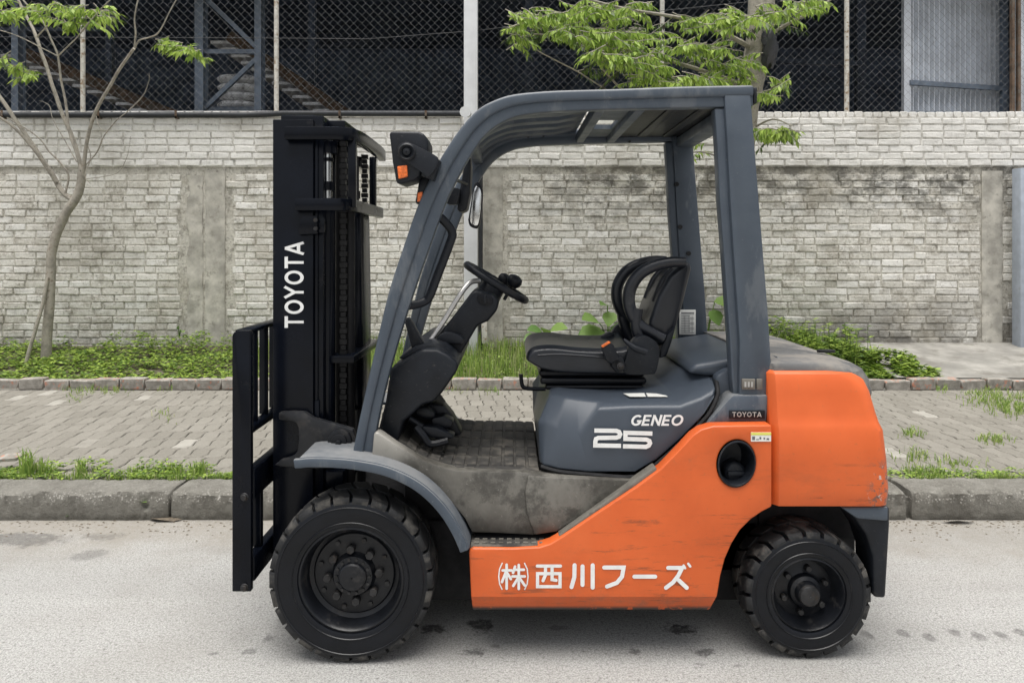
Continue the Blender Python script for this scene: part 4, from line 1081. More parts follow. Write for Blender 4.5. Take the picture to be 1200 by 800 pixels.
# mast --------------------------------------------------------------
YM = 2.95
def xm(px, Y=YM): return (px - 600) * Y / F
def zm(py, Y=YM): return CAM_H - (py - 290) * Y / F
x0, x1 = xm(319.5), xm(367); zt, zb = zm(140), .14
g = G()
def rail(g, ya, yb, x0, x1, zb, zt):
    lo, hi = min(ya, yb), max(ya, yb); t = .022
    s = 1 if yb > ya else -1
    g.box(x0, x1, *sorted((ya, ya + s * t)), zb, zt)                    # web, facing outward
    g.box(x0, x0 + .025, *sorted((ya + s * t + .0005, yb)), zb, zt); g.box(x1 - .025, x1, *sorted((ya + s * t + .0005, yb)), zb, zt)
rail(g, YM, YM + .09, x0, x1, zb, zt)
mast = g.build('mast', 'black_paint', fl, bevel=.004)
g = G(); rail(g, mir(YM), mir(YM) - .09, x0, x1, zb, zt); g.build('outer_rail', 'black_paint', mast, bevel=.004)
for s in (0, 1):
    g = G(); a = YM + .026; b = YM + .125
    rail(g, *( (a, b) if not s else (mir(a), mir(b)) ), xm(328), xm(377), .2, 1.985); g.build('inner_rail', 'black_paint', mast, bevel=.004)
# narrow strip welded to the rear edge of the near rail
g = G(); g.box(x1 + .001, xm(371.5), YM + .012, YM + .045, zm(470), zm(158)); g.box(x1 + .001, xm(373), YM + .01, YM + .045, zm(545), zm(470)); g.build('rail_strip', 'black_paint', mast, bevel=.003)
# top tie beam that bends round the back of the rails
def ubeam(pts, w, za, zb_, name):
    pts = smooth2(pts, 6); L, Rr = [], []
    for i, p in enumerate(pts):
        a = Vector(pts[max(i-1, 0)]); b = Vector(pts[min(i+1, len(pts)-1)]); t = (b - a).normalized(); n = Vector((-t.y, t.x)) * w / 2
        L.append(Vector(p) + n); Rr.append(Vector(p) - n)
    n = len(pts); vs = [(q.x, q.y, za) for q in L] + [(q.x, q.y, za) for q in Rr] + [(q.x, q.y, zb_) for q in L] + [(q.x, q.y, zb_) for q in Rr]; fs = []
    for i in range(n-1): fs += [(i, i+1, n+i+1, n+i), (2*n+i, 3*n+i, 3*n+i+1, 2*n+i+1), (i, 2*n+i, 2*n+i+1, i+1), (n+i, n+i+1, 3*n+i+1, 3*n+i)]
    fs += [(0, n, 3*n, 2*n), (n-1, 3*n-1, 4*n-1, 2*n-1)]
    g = G(); g.add(vs, fs); return g.build(name, 'black_paint', mast, bevel=.004)
ubeam([(-.865, 2.932), (-.74, 2.932), (-.665, 2.94), (-.625, 2.98), (-.608, 3.08), (-.606, 3.3), (-.608, 3.52), (-.618, 3.66)], .032, 1.885, 1.935, 'tie_beam')
ubeam([(-.825, 2.93), (-.72, 2.93), (-.66, 2.94), (-.63, 2.99), (-.625, 3.1), (-.625, 3.4), (-.625, 3.6), (-.63, 3.66)], .034, 1.615, 1.662, 'tie_beam')
g = G(); g.bar((-.655, 3.62, 1.63), (-.655, 3.62, 1.9), .03, .03, (0, 1, 0)); g.build('guard_bar', 'black_paint', mast, bevel=.003)
g = G(); g.bar((-.62, 2.985, 1.63), (-.62, 2.985, 1.9), .03, .03, (0, 1, 0)); g.build('guard_bar', 'black_paint', mast, bevel=.003)
# crosshead at the top of the inner rails
g = G(); g.box(xm(326), xm(366), YM + .03, mir(YM + .03), zm(147), zm(133)); g.box(xm(371), xm(398), YM + .10, mir(YM + .10), zm(150), zm(136)); g.build('crosshead', 'black_paint', mast, bevel=.006)
# lift cylinders, chains, hoses
for s in (0, 1):
    yy = YM + .10 if not s else mir(YM + .10); X = -.735
    g = G(); g.tube([(X, yy, .2), (X, yy, 1.66)], .034, 16); g.build('lift_cylinder', 'black_paint', mast)
    g = G(); g.tube([(X, yy, 1.67), (X, yy, 1.93)], .021, 16); g.build('piston_rod', 'chrome', mast)
    for za_, zb2, rr2 in ((1.70, 1.735, .034), (1.815, 1.83, .026), (1.845, 1.893, .042)):
        g = G(); g.tube([(X, yy, za_), (X, yy, zb2)], rr2, 16); g.build('rod_collar', 'black_paint', mast)
    xc = -.675
    yc_ = YM + .13 if not s else mir(YM + .13); g = G()
    for i in range(66):
        z = .45 + i * .022; wd = .014 if i % 2 else .010
        g.box(xc - wd, xc + wd, yc_ - .012, yc_ + .012, z, z + .019)
    g.build('lift_chain', 'chain', mast, fix=False, smooth=0)['kind'] = 'stuff'
    g = G(); g.tube([(xc - .03, yc_ + (.05 if not s else -.05), z) for z in (.3, .8, 1.3, 1.88)], .014, 8); g.build('hose', 'hose', mast)
for dx, yy, r in ((-.66, 3.12, .022), (-.69, 3.2, .03), (-.655, 3.3, .018), (-.685, 3.42, .034), (-.70, 3.36, .02)):
    g = G(); g.tube([(dx, yy, .25), (dx, yy, 1.64)], r, 12); g.build('hose', 'hose', mast)
g = G(); g.tube(catmull([(-.66, 3.36, 1.63), (-.655, 3.36, 1.2), (-.65, 3.36, .95), (-.66, 3.35, .8), (-.68, 3.3, .5)], 6), .013, 8); g.build('hose', 'hose', mast)
g = G(); g.tube(catmull([(-.685, 3.5, 1.63), (-.682, 3.5, 1.2), (-.68, 3.48, .9), (-.69, 3.4, .45)], 6), .016, 8); g.build('hose', 'hose', mast)
g = G(); g.box(-.72, -.62, 3.02, 3.58, 1.02, 1.05); g.build('cross_member', 'black_paint', mast, bevel=.004)
g = G(); g.box(-.78, -.66, 3.0, 3.6, .52, .60); g.build('cross_member', 'black_paint', mast, bevel=.004)
g = G(); g.prism(PX([(405, 246), (424, 246), (426, 345), (426, 480), (405, 480)], 3.3), 3.26, 3.5); g.build('centre_cylinder', 'black_paint', mast, bevel=.03, seg=3)
# latch plate with two bolts on the near rail
g = G(); g.prism(PX([(352, 258), (355, 252), (372, 253), (372, 274), (350, 275), (350, 262)], 2.93), 2.928, 2.949); g.box(xm(372), xm(381), 2.94, 2.97, zm(273), zm(255)); lp = g.build('latch_plate', 'black_paint', mast, bevel=.003)
g = G()
for py in (258, 268): g.rod((xm(370.5, 2.93), zm(py, 2.93)), .008, 2.918, 2.93, 10)
g.build('bolt', 'nut_metal', mast)
# tilt bracket: cast claw and hinge
out = [(328, 484), (331, 482), (358, 482), (368, 489), (408, 500), (416, 508), (416, 545), (330, 545), (327, 541), (331, 537), (340, 535), (350, 527), (351, 500), (344, 492), (330, 491), (328, 488)]
g = G(); g.prism(PX(smooth2([(p[0], p[1]) for p in out], 2), 2.93), 2.915, 2.946); tb = g.build('tilt_bracket', 'bracket_paint', mast, bevel=.005)
g = G()
for k, (r, ya, yb) in enumerate(((.045, 2.895, 2.92), (.03, 2.885, 2.896), (.012, 2.87, 2.886))): g.rod((xm(398, 2.9), zm(517, 2.9)), r, ya, yb, 24 if k < 2 else 6)
g.rod((xm(405, 2.9), zm(525, 2.9)), .014, 2.885, 2.92, 10); g.build('hinge_pin', 'rim_black', mast, bevel=.003)
# lettering down the rail
g = G(); Lw = word_len('TOYOTA', .16); s = YM / F
word(g, 'TOYOTA', W(356, 384, YM), Vector((0, 0, 100 * s / Lw)), Vector((-22.5 * s, 0, 0)), (0, -1, 0), w=.175, gap=.16)
g.build('lettering', 'white_print', mast, fix=False, smooth=0)

# fork carriage and load backrest --------------------------------------
YB = 2.78
bx0, bx1 = xm(272, YB), xm(294, YB); bt, bb = zm(387.5, YB), zm(693, YB)
def upright(y0, y1, xa, xb, za, zb_, rad, name, root):
    # flat bar with the front top corner rounded over
    pts = [(xa, zb_), (xb, zb_), (xb, za - .012), (xb - .006, za)] + [(xa + rad - rad * math.sin(a), za - rad + rad * math.cos(a)) for a in [i * math.pi / 2 / 6 for i in range(7)]]
    g = G(); g.prism(pts, y0, y1); return g.build(name, 'black_paint', root, bevel=.003)
car = upright(YB, YB + .028, bx0, bx1, bt, bb, .022, 'fork_carriage', fl)
upright(mir(YB) - .028, mir(YB), bx0, bx1, bt, bb, .022, 'upright', car)
for yy in (2.94, 3.065, 3.19, 3.315, 3.44, 3.565, 3.69):
    g = G(); g.box(bx0 + .004, bx0 + .037, yy, yy + .014, .81, bt - .0145) ; g.build('backrest_bar', 'black_paint', car, bevel=.002)
g = G(); g.box(bx0 + .002, bx0 + .055, YB + .0285, mir(YB) - .0285, bt - .014, bt + .001); g.build('top_bar', 'black_paint', car, bevel=.003)
g = G(); g.box(bx0 + .01, bx0 + .05, YB + .0285, mir(YB) - .0285, .785, .8095); g.build('lower_bar', 'black_paint', car, bevel=.003)
for z_a, z_b in ((.555, .665), (.255, .345)):
    g = G(); g.box(bx0 + .035, bx1 + .004, YB + .0285, mir(YB) - .0285, z_a, z_b); g.build('fork_bar', 'black_paint', car, bevel=.005)
for yy in (2.90, 3.66):
    g = G(); g.box(bx1 - .035, bx1 - .003, yy, yy + .03, .345, .555); g.build('carriage_plate', 'black_paint', car, bevel=.003)
g = G(); g.box(bx1 + .004, -.80, 3.06, 3.10, .25, .66); g.box(bx1 + .004, -.80, mir(3.10), mir(3.06), .25, .66); g.build('carriage_bracket', 'black_paint', car, bevel=.004)
for py in (582, 688):
    g = G(); g.rod((xm(286.5, YB), zm(py, YB)), .012, YB - .012, YB, 6, .3); g.rod((xm(286.5, YB), zm(py, YB)), .015, YB - .003, YB + .001, 14); g.build('bolt', 'nut_metal', car, bevel=.002, seg=1)

# overhead guard --------------------------------------------------------
YG = 2.80; GW = .085
outer = [(411, 540), (419, 500), (430, 450), (443, 393), (456, 340), (470, 297), (489, 242), (508, 200), (527, 168), (542, 147), (560, 128), (580, 117), (604, 110), (650, 106), (720, 104), (800, 101), (884, 99.5)]
inner = [(435, 540), (441, 500), (452, 450), (468, 393), (485, 340), (500, 297), (520, 242), (537, 206), (552, 180), (566, 160), (581, 147), (598, 138), (617, 133), (655, 129.5), (720, 127), (800, 125.5), (884, 124)]
mid_ = [(a[0] * .46 + b[0] * .54, a[1] * .46 + b[1] * .54) for a, b in zip(outer, inner)]
S2 = lambda q: PX(smooth2(q, 4), YG)
def guard_side(sg):
    y = lambda d: (YG + d) if sg > 0 else mir(YG + d)
    g = G(); lo, hi = sorted((y(0), y(.072))); A, B = S2(outer), S2(mid_); g.strip(A, B, lo, hi)
    return g, y
g, y = guard_side(1)
guard = g.build('overhead_guard', 'grey_paint', fl, bevel=.011, seg=3)
g, y = guard_side(-1); g.build('side_rail', 'grey_paint', guard, bevel=.011, seg=3)
for sg in (1, -1):
    yv = (lambda d: YG + d) if sg > 0 else (lambda d: mir(YG + d))
    g = G(); lo, hi = sorted((yv(.012), yv(.066))); g.strip(S2([(m[0] - .3*(m[0]-o[0]), m[1] - .3*(m[1]-o[1])) for m, o in zip(mid_, outer)]), S2(inner), lo, hi); g.build('rail_flange', 'grey_paint', guard, bevel=.006)
    # rear pillar: outer channel and the stepped inner flange
    pf = [(849, 111), (880, 111), (891, 250), (900, 360), (905, 440), (899, 488), (866, 488), (867, 400), (860, 300), (856, 235), (852, 160)]
    g = G(); lo, hi = sorted((yv(.001), yv(.085))); g.prism(PX(pf, YG), lo, hi); g.build('rear_pillar', 'grey_paint', guard, bevel=.006)
    fl_ = [(839, 126), (853, 126), (858, 235), (863, 300), (869, 400), (869, 470), (862, 470), (859, 440), (857, 400), (850, 300), (845, 235), (842, 170)]
    g = G(); lo, hi = sorted((yv(.018), yv(.075))); g.prism(PX(fl_, YG), lo, hi); g.build('pillar_flange', 'grey_paint', guard, bevel=.006)
    # flared foot that carries the name plate
    foot = [(843, 478), (852, 468), (858, 462), (901, 462), (898, 490), (897, 497), (850, 497), (823, 503), (832, 490)]
    g = G(); lo, hi = sorted((yv(-.012), yv(.10))); g.prism(PX(foot, YG), lo, hi); g.build('pillar_foot', 'grey_paint', guard, bevel=.012, seg=2)
# near beam's pale upper face: dust and painted sky light in the same paint; end plug at the rear
g = G(); g.box(xm(884, YG), xm(889, YG), YG + .01, mir(YG + .01), zm(121, YG), zm(101, YG)); g.build('rear_beam', 'black_plastic', guard, bevel=.008)
# roof: pressed front panel with ribs, crossbars, open slots behind
zr = zm(112, YG) ; ya, yb = YG + .067, mir(YG + .067)
Xf, Xr = xm(604, YG), xm(878, YG)
panel = [(xm(545, YG), zm(150, YG)), (xm(563, YG), zm(131, YG)), (xm(583, YG), zm(120, YG)), (xm(606, YG), zm(114, YG)), (xm(650, YG), zm(110.5, YG)), (xm(700, YG), zm(109, YG))]
panel = smooth2(panel, 4)
ys = []; n = 5
prof = []
for i in range(121):
    t = i / 120; yy = ya + (yb - ya) * t; ph = t * n; fr = ph - math.floor(ph); d = -.022 * (1 if .28 < fr < .72 else (max(0, (fr - .16) / .12) if fr <= .28 else max(0, (.84 - fr) / .12)))
    prof.append((yy, d))
g = G(); m = len(prof)
for j, (x, z) in enumerate(panel):
    e = min(1, j / 3, (len(panel) - 1 - j) / 3)
    g.v += [(x, yy, z + d * e) for yy, d in prof]
for j in range(len(panel) - 1): g.f += [(j*m+i, j*m+i+1, (j+1)*m+i+1, (j+1)*m+i) for i in range(m - 1)]
nv = len(g.v); g.v += [(x, y, z + .006) for x, y, z in g.v]; g.f += [tuple(i + nv for i in reversed(f)) for f in g.f[:]]
g.build('roof_panel', 'grey_paint', guard, fix=False, smooth=50)
zp = zm(109, YG)
g = G()
g.box(xm(545, YG) - .02, xm(545, YG) + .03, ya, yb, zm(160, YG), zm(146, YG)); g.build('front_crossbar', 'grey_paint', guard, bevel=.01)
for xa, xb, dz in ((700, 712, .055), (748, 760, .055)):
    g = G(); g.box(xm(xa, YG), xm(xb, YG), ya, yb, zp - dz, zp - .008); g.build('roof_bar', 'grey_paint', guard, bevel=.006)
xA, xB = xm(712, YG) + .001, xm(748, YG) - .001
me = prism_hole([(xA, ya), (xB, ya), (xB, yb), (xA, yb)], [(xA + .015, 3.22), (xA + .015, 3.46), (xB - .012, 3.46), (xB - .012, 3.22)], 0, .02, 'roof_hatch')
for v in me.vertices: v.co = (v.co.x, v.co.z, zp - .03 + v.co.y)
bm = bmesh.new(); bm.from_mesh(me); bmesh.ops.recalc_face_normals(bm, faces=bm.faces); bm.to_mesh(me); bm.free()
link('roof_hatch', me, 'grey_paint', guard)
xA, xB = xm(760, YG) + .001, xm(868, YG)
g = G(); g.box(xA, xB, ya, yb, zp - .028, zp - .008)
rp_ = g.build('rear_roof_panel', 'black_plastic', guard, bevel=.004)
for k in range(2): g = G(); g.box(xA + .10 + .12 * k, xA + .14 + .12 * k, ya + .06, yb - .06, zp - .036, zp - .0285); g.build('roof_rib', 'black_plastic', guard, bevel=.004)
g = G(); g.box(xm(856, YG), xm(884, YG) - .002, ya, yb, zm(134, YG), zp - .029); g.build('rear_crossbar', 'grey_paint', guard, bevel=.008)
# bolts along the inside of the far rail and far pillar, specification sticker
g = G()
for px, py in ((619, 160.5), (637, 159.5), (678, 158), (738, 166)): c = W(px, py, 3.72); g.rod((c.x, c.z), .005, 3.715, 3.735, 10)
g.build('bolt', 'chassis_black', guard)
for px, py in ((793, 216), (797, 266), (807, 297)): g = G(); c = W(px, py, 3.71); g.rod((c.x, c.z), .011, 3.706, 3.72, 14); g.build('bolt', 'chassis_black', guard)
a = W(796.5, 363, 3.705); b = W(815.5, 392, 3.705); g = G(); g.box(a.x, b.x, 3.708, 3.7145, b.z, a.z); sk = g.build('spec_sticker', 'sticker', guard, bevel=.001)
g = G()
for i in range(13): zz = a.z - .012 - i * .0081; g.box(a.x + .008, b.x - .008 - (.02 if i % 3 == 2 else 0), 3.7068, 3.7075, zz - (.0045 if i in (0,) else .002), zz)
for xx in (.025, .045, .06): g.box(a.x + xx, a.x + xx + .0012, 3.7066, 3.7074, b.z + .008, a.z - .03)
g.build('sticker_print', 'ink', guard, fix=False, smooth=0)
# name plate and buckle plate on the near foot
g = G(); a = W(854.5, 480.5, 2.785); b = W(896, 490, 2.785); g.box(a.x, b.x, 2.781, 2.7875, b.z, a.z); g.build('name_plate', 'black_plastic', guard, bevel=.001)
g = G(); Lw = word_len('TOYOTA', .2); s = 2.781 / F; word(g, 'TOYOTA', W(858, 488.2, 2.781), Vector((34 * s / Lw, 0, 0)), Vector((0, 0, 5.8 * s)), (0, -1, 0), w=.17, gap=.2); g.build('lettering', 'silver', guard, fix=False, smooth=0)
g = G(); a = W(869, 443.5, 2.8); b = W(884.5, 456, 2.8); g.box(a.x, b.x, 2.792, 2.803, b.z, a.z); a2 = W(886, 443.5, 2.8); b2 = W(893, 456, 2.8); g.box(a2.x, b2.x, 2.792, 2.803, b2.z, a2.z); g.build('maker_plate', 'trim_plastic', guard, bevel=.003)
g = G()
for i in range(3): g.box(a.x + .008 + i * .012, a.x + .015 + i * .012, 2.7908, 2.7918, b.z + .01, a.z - .01)
g.build('plate_print', 'silver', guard, fix=False, smooth=0)

# lamps and mirrors ------------------------------------------------------
def PXp(l, Y): return PX(l, Y)
g = G(); sh = [(458, 157), (463, 155.5), (492, 156), (499, 159), (503, 168), (503, 178), (493, 207), (487, 212), (471, 217), (466, 214), (462, 190)]
g.prism(PX(sh, 2.78), 2.74, 2.90); hl = g.build('headlight', 'black_plastic', fl, bevel=.014, seg=3)
g = G(); g.strip(PX([(457.4, 157), (460.4, 190), (465.4, 215)], 2.76), PX([(459.5, 157), (462.5, 190), (467.5, 215)], 2.76), 2.755, 2.885); g.build('lens', 'glass_dark', hl, bevel=.003)
g = G(); br = [(466, 172), (470, 168), (476, 166.5), (482, 168), (508, 181), (514, 187), (511, 197), (502, 208), (497, 204), (473, 188), (467, 182)]
g.prism(PX(smooth2(br, 2), 2.73), 2.728, 2.739); g.prism(PX([(500, 182), (516, 188), (508, 212), (494, 206)], 2.75), 2.7395, 2.82); g.build('lamp_bracket', 'black_plastic', hl, bevel=.006)
g = G(); c = W(476.5, 178, 2.72); g.lathe([(.030, .012), (.032, .0), (.026, -.006), (.022, -.002), (.016, .002), (.012, -.006), (.002, -.008)], (c.x, 2.722, c.z), 24); g.build('pivot_knob', 'black_plastic', hl)
g = G(); g.prism(PX([(465.5, 195), (477, 193.5), (478, 207), (467, 210)], 2.735), 2.731, 2.742); g.build('reflector', 'amber_lens', hl, bevel=.003)
g = G(); g.prism(PX([(493, 211), (503, 207), (506, 214), (497, 235), (491, 241), (488, 238)], 2.86), 2.82, 2.90); ts = g.build('turn_signal', 'black_plastic', fl, bevel=.008)
g = G(); g.prism(PX([(490, 226), (496, 225), (495, 236), (489.5, 237)], 2.83), 2.812, 2.822); g.build('lens', 'amber_lens', ts, bevel=.003)
# interior mirror arm and the two mirrors by the far front pillar
g = G(); g.tube(catmull([W(532, 211, 2.86), W(540, 213, 3.0), W(547, 216, 3.1)], 4), .007, 8); g.prism(PX([(528, 219), (540, 222), (536, 240), (526, 240), (521, 236)], 3.1), 3.08, 3.12); g.build('mirror_arm', 'black_plastic', fl, bevel=.004)
g = G(); g.prism(PX([(547, 187), (552, 184), (553, 195), (552, 228), (548, 247), (541, 250), (537, 247), (541, 220)], 3.2), 3.12, 3.27); g.build('inner_mirror', 'black_plastic', fl, bevel=.012, seg=3)
g = G(); mo = smooth2([(549, 258), (552, 240), (556, 217), (562, 215), (566, 224), (565, 245), (562, 264), (558, 268), (551, 265), (549, 258)], 3)
g.prism(PX(mo[:-1], 3.45), 3.42, 3.47); mr = g.build('rear_mirror', 'black_plastic', fl, bevel=.006)
ce = W(557, 243, 3.418); g = G(); q = [(ce.x + (x - ce.x) * .78, ce.z + (z - ce.z) * .86) for x, z in PX(mo[:-1], 3.418)]; g.prism(q, 3.412, 3.4195); g.build('mirror_glass', 'chrome', mr, bevel=.002)
# curved grab handle behind the front pillar
gh = [W(470, 359, 2.86), W(486, 357, 2.88), W(498, 353, 2.9), (W(504, 346, 2.9)), W(512, 325, 2.9), W(528, 283, 2.9), W(530, 273, 2.9), W(525, 264, 2.89), W(512, 251, 2.87)]
g = G(); g.tube(catmull(gh, 5), .0165, 12); g.build('grab_handle', 'black_plastic', fl)
g = G(); g.prism(PX([(474, 374), (479, 371), (484, 378), (497, 402), (494, 409), (484, 411)], 3.0), 2.98, 3.03); g.build('gear_lever', 'black_plastic', fl, bevel=.008)

# dashboard, steering column and wheel ----------------------------------------
dash = [(443, 505), (452, 470), (458, 431), (478, 419), (495, 409), (512, 409), (525, 415), (537, 425), (536, 434), (518, 460), (508, 471), (495, 474), (478, 490), (472, 494), (466, 519)]
g = G(); g.prism(PX(dash, 2.90), 2.895, mir(2.895)); db = g.build('dashboard', 'black_plastic', fl, bevel=.014, seg=3)
g = G(); g.prism(PX([(468, 418), (488, 404), (505, 400), (522, 405), (536, 417), (528, 419), (515, 411), (498, 410), (478, 420)], 3.0), 2.95, mir(2.95)); g.build('dash_top', 'black_plastic', db, bevel=.012, seg=2)
colm = [(504, 404), (530, 372), (552, 343), (558, 339), (580, 345), (585, 352), (583, 363), (572, 376), (560, 381), (537, 420), (520, 412)]
g = G(); g.prism(PX(colm, 3.16), 3.14, 3.46); sc_ = g.build('steering_column', 'black_plastic', fl, bevel=.014, seg=3)
g = G(); g.prism(PX(smooth2([(512, 396), (522, 388), (540, 392), (544, 398), (540, 402), (514, 400)], 2), 3.14), 3.10, 3.16); g.build('column_lug', 'black_plastic', sc_, bevel=.006)
g = G(); c = W(568.5, 350.5, 3.14)
ov = lambda rx, rz, n=20: [(c.x + rx * math.cos(t) * .86 + rz * math.sin(t) * .35, c.z - rx * math.cos(t) * .35 + rz * math.sin(t) * .86) for t in [2*math.pi*k/n for k in range(n)]]
g.prism(ov(.036, .026), 3.128, 3.142); g.prism(ov(.024, .016), 3.12, 3.13); g.build('key_switch', 'rubber', sc_, bevel=.003)
g = G(); g.box(c.x - .006, c.x + .006, 3.10, 3.12, c.z - .016, c.z + .018); g.build('key', 'black_plastic', sc_, bevel=.003)
cw = W(581.5, 331, YC); ax = Vector((.52, 0, .854)).normalized(); e1 = Vector((.854, 0, -.52)); e2 = Vector((0, 1, 0)); rs = .146
g = G(); g.tube([cw - ax * .015 + Vector((0, 0, 0)), cw - ax * .12], [.05, .06], 18); g.build('column_head', 'black_plastic', sc_, bevel=.006)
g = G(); N = 56; rings = []
for i in range(N):
    a = 2 * math.pi * i / N; rd = e1 * math.cos(a) + e2 * math.sin(a); rr = .0155 + (.001 if i % 2 else 0)
    rings.append([cw + rd * rs + (rd * math.cos(b) + ax * math.sin(b)) * rr for b in [2*math.pi*k/10 for k in range(10)]])
rings.append(rings[0]); g.rings(rings, False, False); sw = g.build('steering_wheel', 'black_plastic', fl, bevel=0)
g = G()
for a in (math.pi/2, math.pi * 7/6, math.pi * 11/6): rd = e1 * math.cos(a) + e2 * math.sin(a); g.tube([cw - ax * .015, cw + rd * rs - ax * .004], .011, 8)
g.tube([cw - ax * .03, cw + ax * .012], .038, 16); g.build('spoke', 'black_plastic', sw)
g = G(); g.tube(catmull([W(562, 329, 3.22), W(553, 330, 3.2), W(546, 336, 3.18), (W(536, 350, 3.16)), W(520, 376, 3.15), W(504, 400, 3.13), W(498, 404, 3.12)], 5), .011, 10); g.build('grab_rail', 'silver', fl)
for k, (px, py, Y, r) in enumerate(((591, 327, 3.45, .03), (603, 329, 3.38, .036))):
    g = G(); a = W(px, py, Y); b = W(px - 12, py + 22, Y + .02); g.tube([a, b], .008, 8); lv = g.build('hydraulic_lever', 'black_plastic', fl)
    g = G(); d = (a - b).normalized(); g.tube([a - d * .03, a - d * .018, a, a + d * .016, a + d * .024], [r * .55, r * .85, r, r * .85, r * .4], 14); g.build('knob', 'black_plastic', lv, smooth=60)

# floor, pedals, side panel, step ------------------------------------------------
g = G(); fm = [(462, 521), (478, 531), (494, 539), (518, 545), (548, 548), (593, 548), (632, 550), (632, 562), (480, 556), (458, 540)]
g.prism(PX(fm, 2.83), 2.825, 3.60); fm_ = g.build('floor_mat', 'floor_mat', fl, bevel=.006)
g = G()
def floor_z(X):
    pts = [(462, 521), (478, 531), (494, 539), (518, 545), (548, 548), (593, 548), (640, 550)]
    q = PX(pts, 2.83)
    for (xa, za), (xb, zb_) in zip(q, q[1:]):
        if xa <= X <= xb: return za + (zb_ - za) * (X - xa) / (xb - xa)
    return q[-1][1]
x = -.40
while x < .07:
    for (ya_, yb_) in ((2.85, 2.965), (2.985, 3.10), (3.12, 3.235), (3.255, 3.37), (3.39, 3.58)):
        xa, xb = x, x + .039; za, zb_ = floor_z(xa), floor_z(xb); h = .0065
        g.add([(xa, ya_, za - .004), (xb, ya_, zb_ - .004), (xb, yb_, zb_ - .004), (xa, yb_, za - .004), (xa + .003, ya_ + .003, za + h), (xb - .003, ya_ + .003, zb_ + h), (xb - .003, yb_ - .003, zb_ + h), (xa + .003, yb_ - .003, za + h)],
              [(0,3,2,1),(4,5,6,7),(0,1,5,4),(1,2,6,5),(2,3,7,6),(3,0,4,7)])
    x += .046
g.build('mat_ribs', 'floor_mat', fm_, smooth=0)['kind'] = 'stuff'
def pedal(pts, Y0, Y1, arm):
    g = G(); g.prism(PX(pts, Y0), Y0, Y1); p_ = g.build('pedal', 'rubber', fl, bevel=.008)
    g = G(); g.tube([W(*arm[0], (Y0 + Y1)/2), W(*arm[1], (Y0 + Y1)/2)], .011, 8); g.build('pedal_arm', 'black_plastic', p_)
pedal([(500, 473), (520, 475), (530, 487), (541, 509), (533, 512), (518, 497), (503, 484)], 3.05, 3.14, ((498, 465), (515, 485)))
pedal([(506, 490), (520, 487), (531, 494), (529, 502), (516, 502), (505, 499)], 2.98, 3.06, ((492, 478), (510, 494)))
pedal([(487, 478), (499, 477), (510, 484), (509, 492), (495, 491), (486, 486)], 3.0, 3.07, ((485, 470), (495, 482)))
pedal([(495, 499), (512, 501), (533, 511), (528, 515), (505, 513), (494, 507)], 2.93, 3.0, ((480, 490), (505, 506)))
g = G(); g.prism(PX([(470, 490), (500, 470), (515, 490), (505, 520), (490, 530), (470, 522)], 3.2), 3.16, 3.55); g.build('toe_board', 'chassis_black', fl, bevel=.01)
g = G(); g.tube(catmull([W(488, 500, 2.93), W(496, 510, 2.92), W(505, 520, 2.92), W(525, 516, 2.93)], 4), .014, 8); g.build('floor_lever', 'rubber', fl)

side = [(438, 507), (443, 506), (464, 521), (494, 539), (516, 546), (535, 551), (577, 552.5), (614, 553), (640, 557), (747, 562), (652, 623), (624, 627), (587, 625), (553, 624), (545, 608), (527, 586), (505, 566), (480, 551), (455, 543), (435, 540)]
g = G(); g.prism(PX(side, 2.79), 2.79, 2.85); sp_ = g.build('side_step_panel', 'grimy_panel', fl, bevel=.008, seg=2)
g = G(); g.prism(PX([(619, 556), (640, 558), (744, 562), (652, 622), (626, 626), (617, 600), (615, 575)], 2.786), 2.778, 2.792); g.build('hood_skirt', 'grimy_panel', sp_, bevel=.008, seg=2)
g = G(); a = .414; g.box(xm(551, 2.73), xm(657, 2.73), 2.735, 2.86, a - .03, a); st_ = g.build('step_plate', 'floor_mat', fl, bevel=.004)
g = G()
for i in range(10):
    for j in range(3):
        cx, cy = xm(556 + i * 9.5, 2.78), 2.752 + j * .036; g.box(cx, cx + .017, cy, cy + .012, a, a + .004)
g.build('tread_stud', 'trim_plastic', st_, smooth=0)['kind'] = 'stuff'
g = G(); tr = [(654, 627), (660, 629), (675, 618), (771, 553), (768, 546), (745, 562)]; g.prism(PX(tr, 2.745), 2.738, 2.80); g.build('edge_trim', 'trim_plastic', fl, bevel=.006)

# front fender
fo = [(344, 549), (344, 541), (352, 534.5), (366, 533), (400, 534), (425, 537), (450, 542), (472, 550), (494, 562), (513, 578), (529, 597), (541, 617), (548, 632), (551, 640)]
arc_o = smooth2(fo[2:], 4); arc_i = []
for i, p in enumerate(arc_o):
    q0 = Vector(arc_o[max(i-1, 0)]); q1 = Vector(arc_o[min(i+1, len(arc_o)-1)]); t = (q1 - q0).normalized(); nn = Vector((-t.y, t.x)); arc_i.append((p[0] + nn.x * 5, p[1] + nn.y * 5))
def fender(y0, y1, lip0, lip1, name, root):
    g = G(); g.strip(PX(arc_o, 2.72), PX(arc_i, 2.72), y0, y1)
    o_ = g.build(name, 'grey_paint', root, bevel=.004)
    g = G(); lip = [(p[0] + (q[0] - p[0]) * 2.35, p[1] + (q[1] - p[1]) * 2.35) for p, q in zip(arc_o, arc_i)]
    A = [(p[0] + (q[0] - p[0]) * .25, p[1] + (q[1] - p[1]) * .25) for p, q in zip(arc_o, arc_i)]
    lip[0] = (lip[0][0] - 6, lip[0][1]); A[0] = (A[0][0] - 6, A[0][1])
    g.strip(PX(A, 2.72), PX(lip, 2.72), lip0, lip1); g.build('fender_lip', 'grey_paint', o_, bevel=.006, seg=2)
    return o_
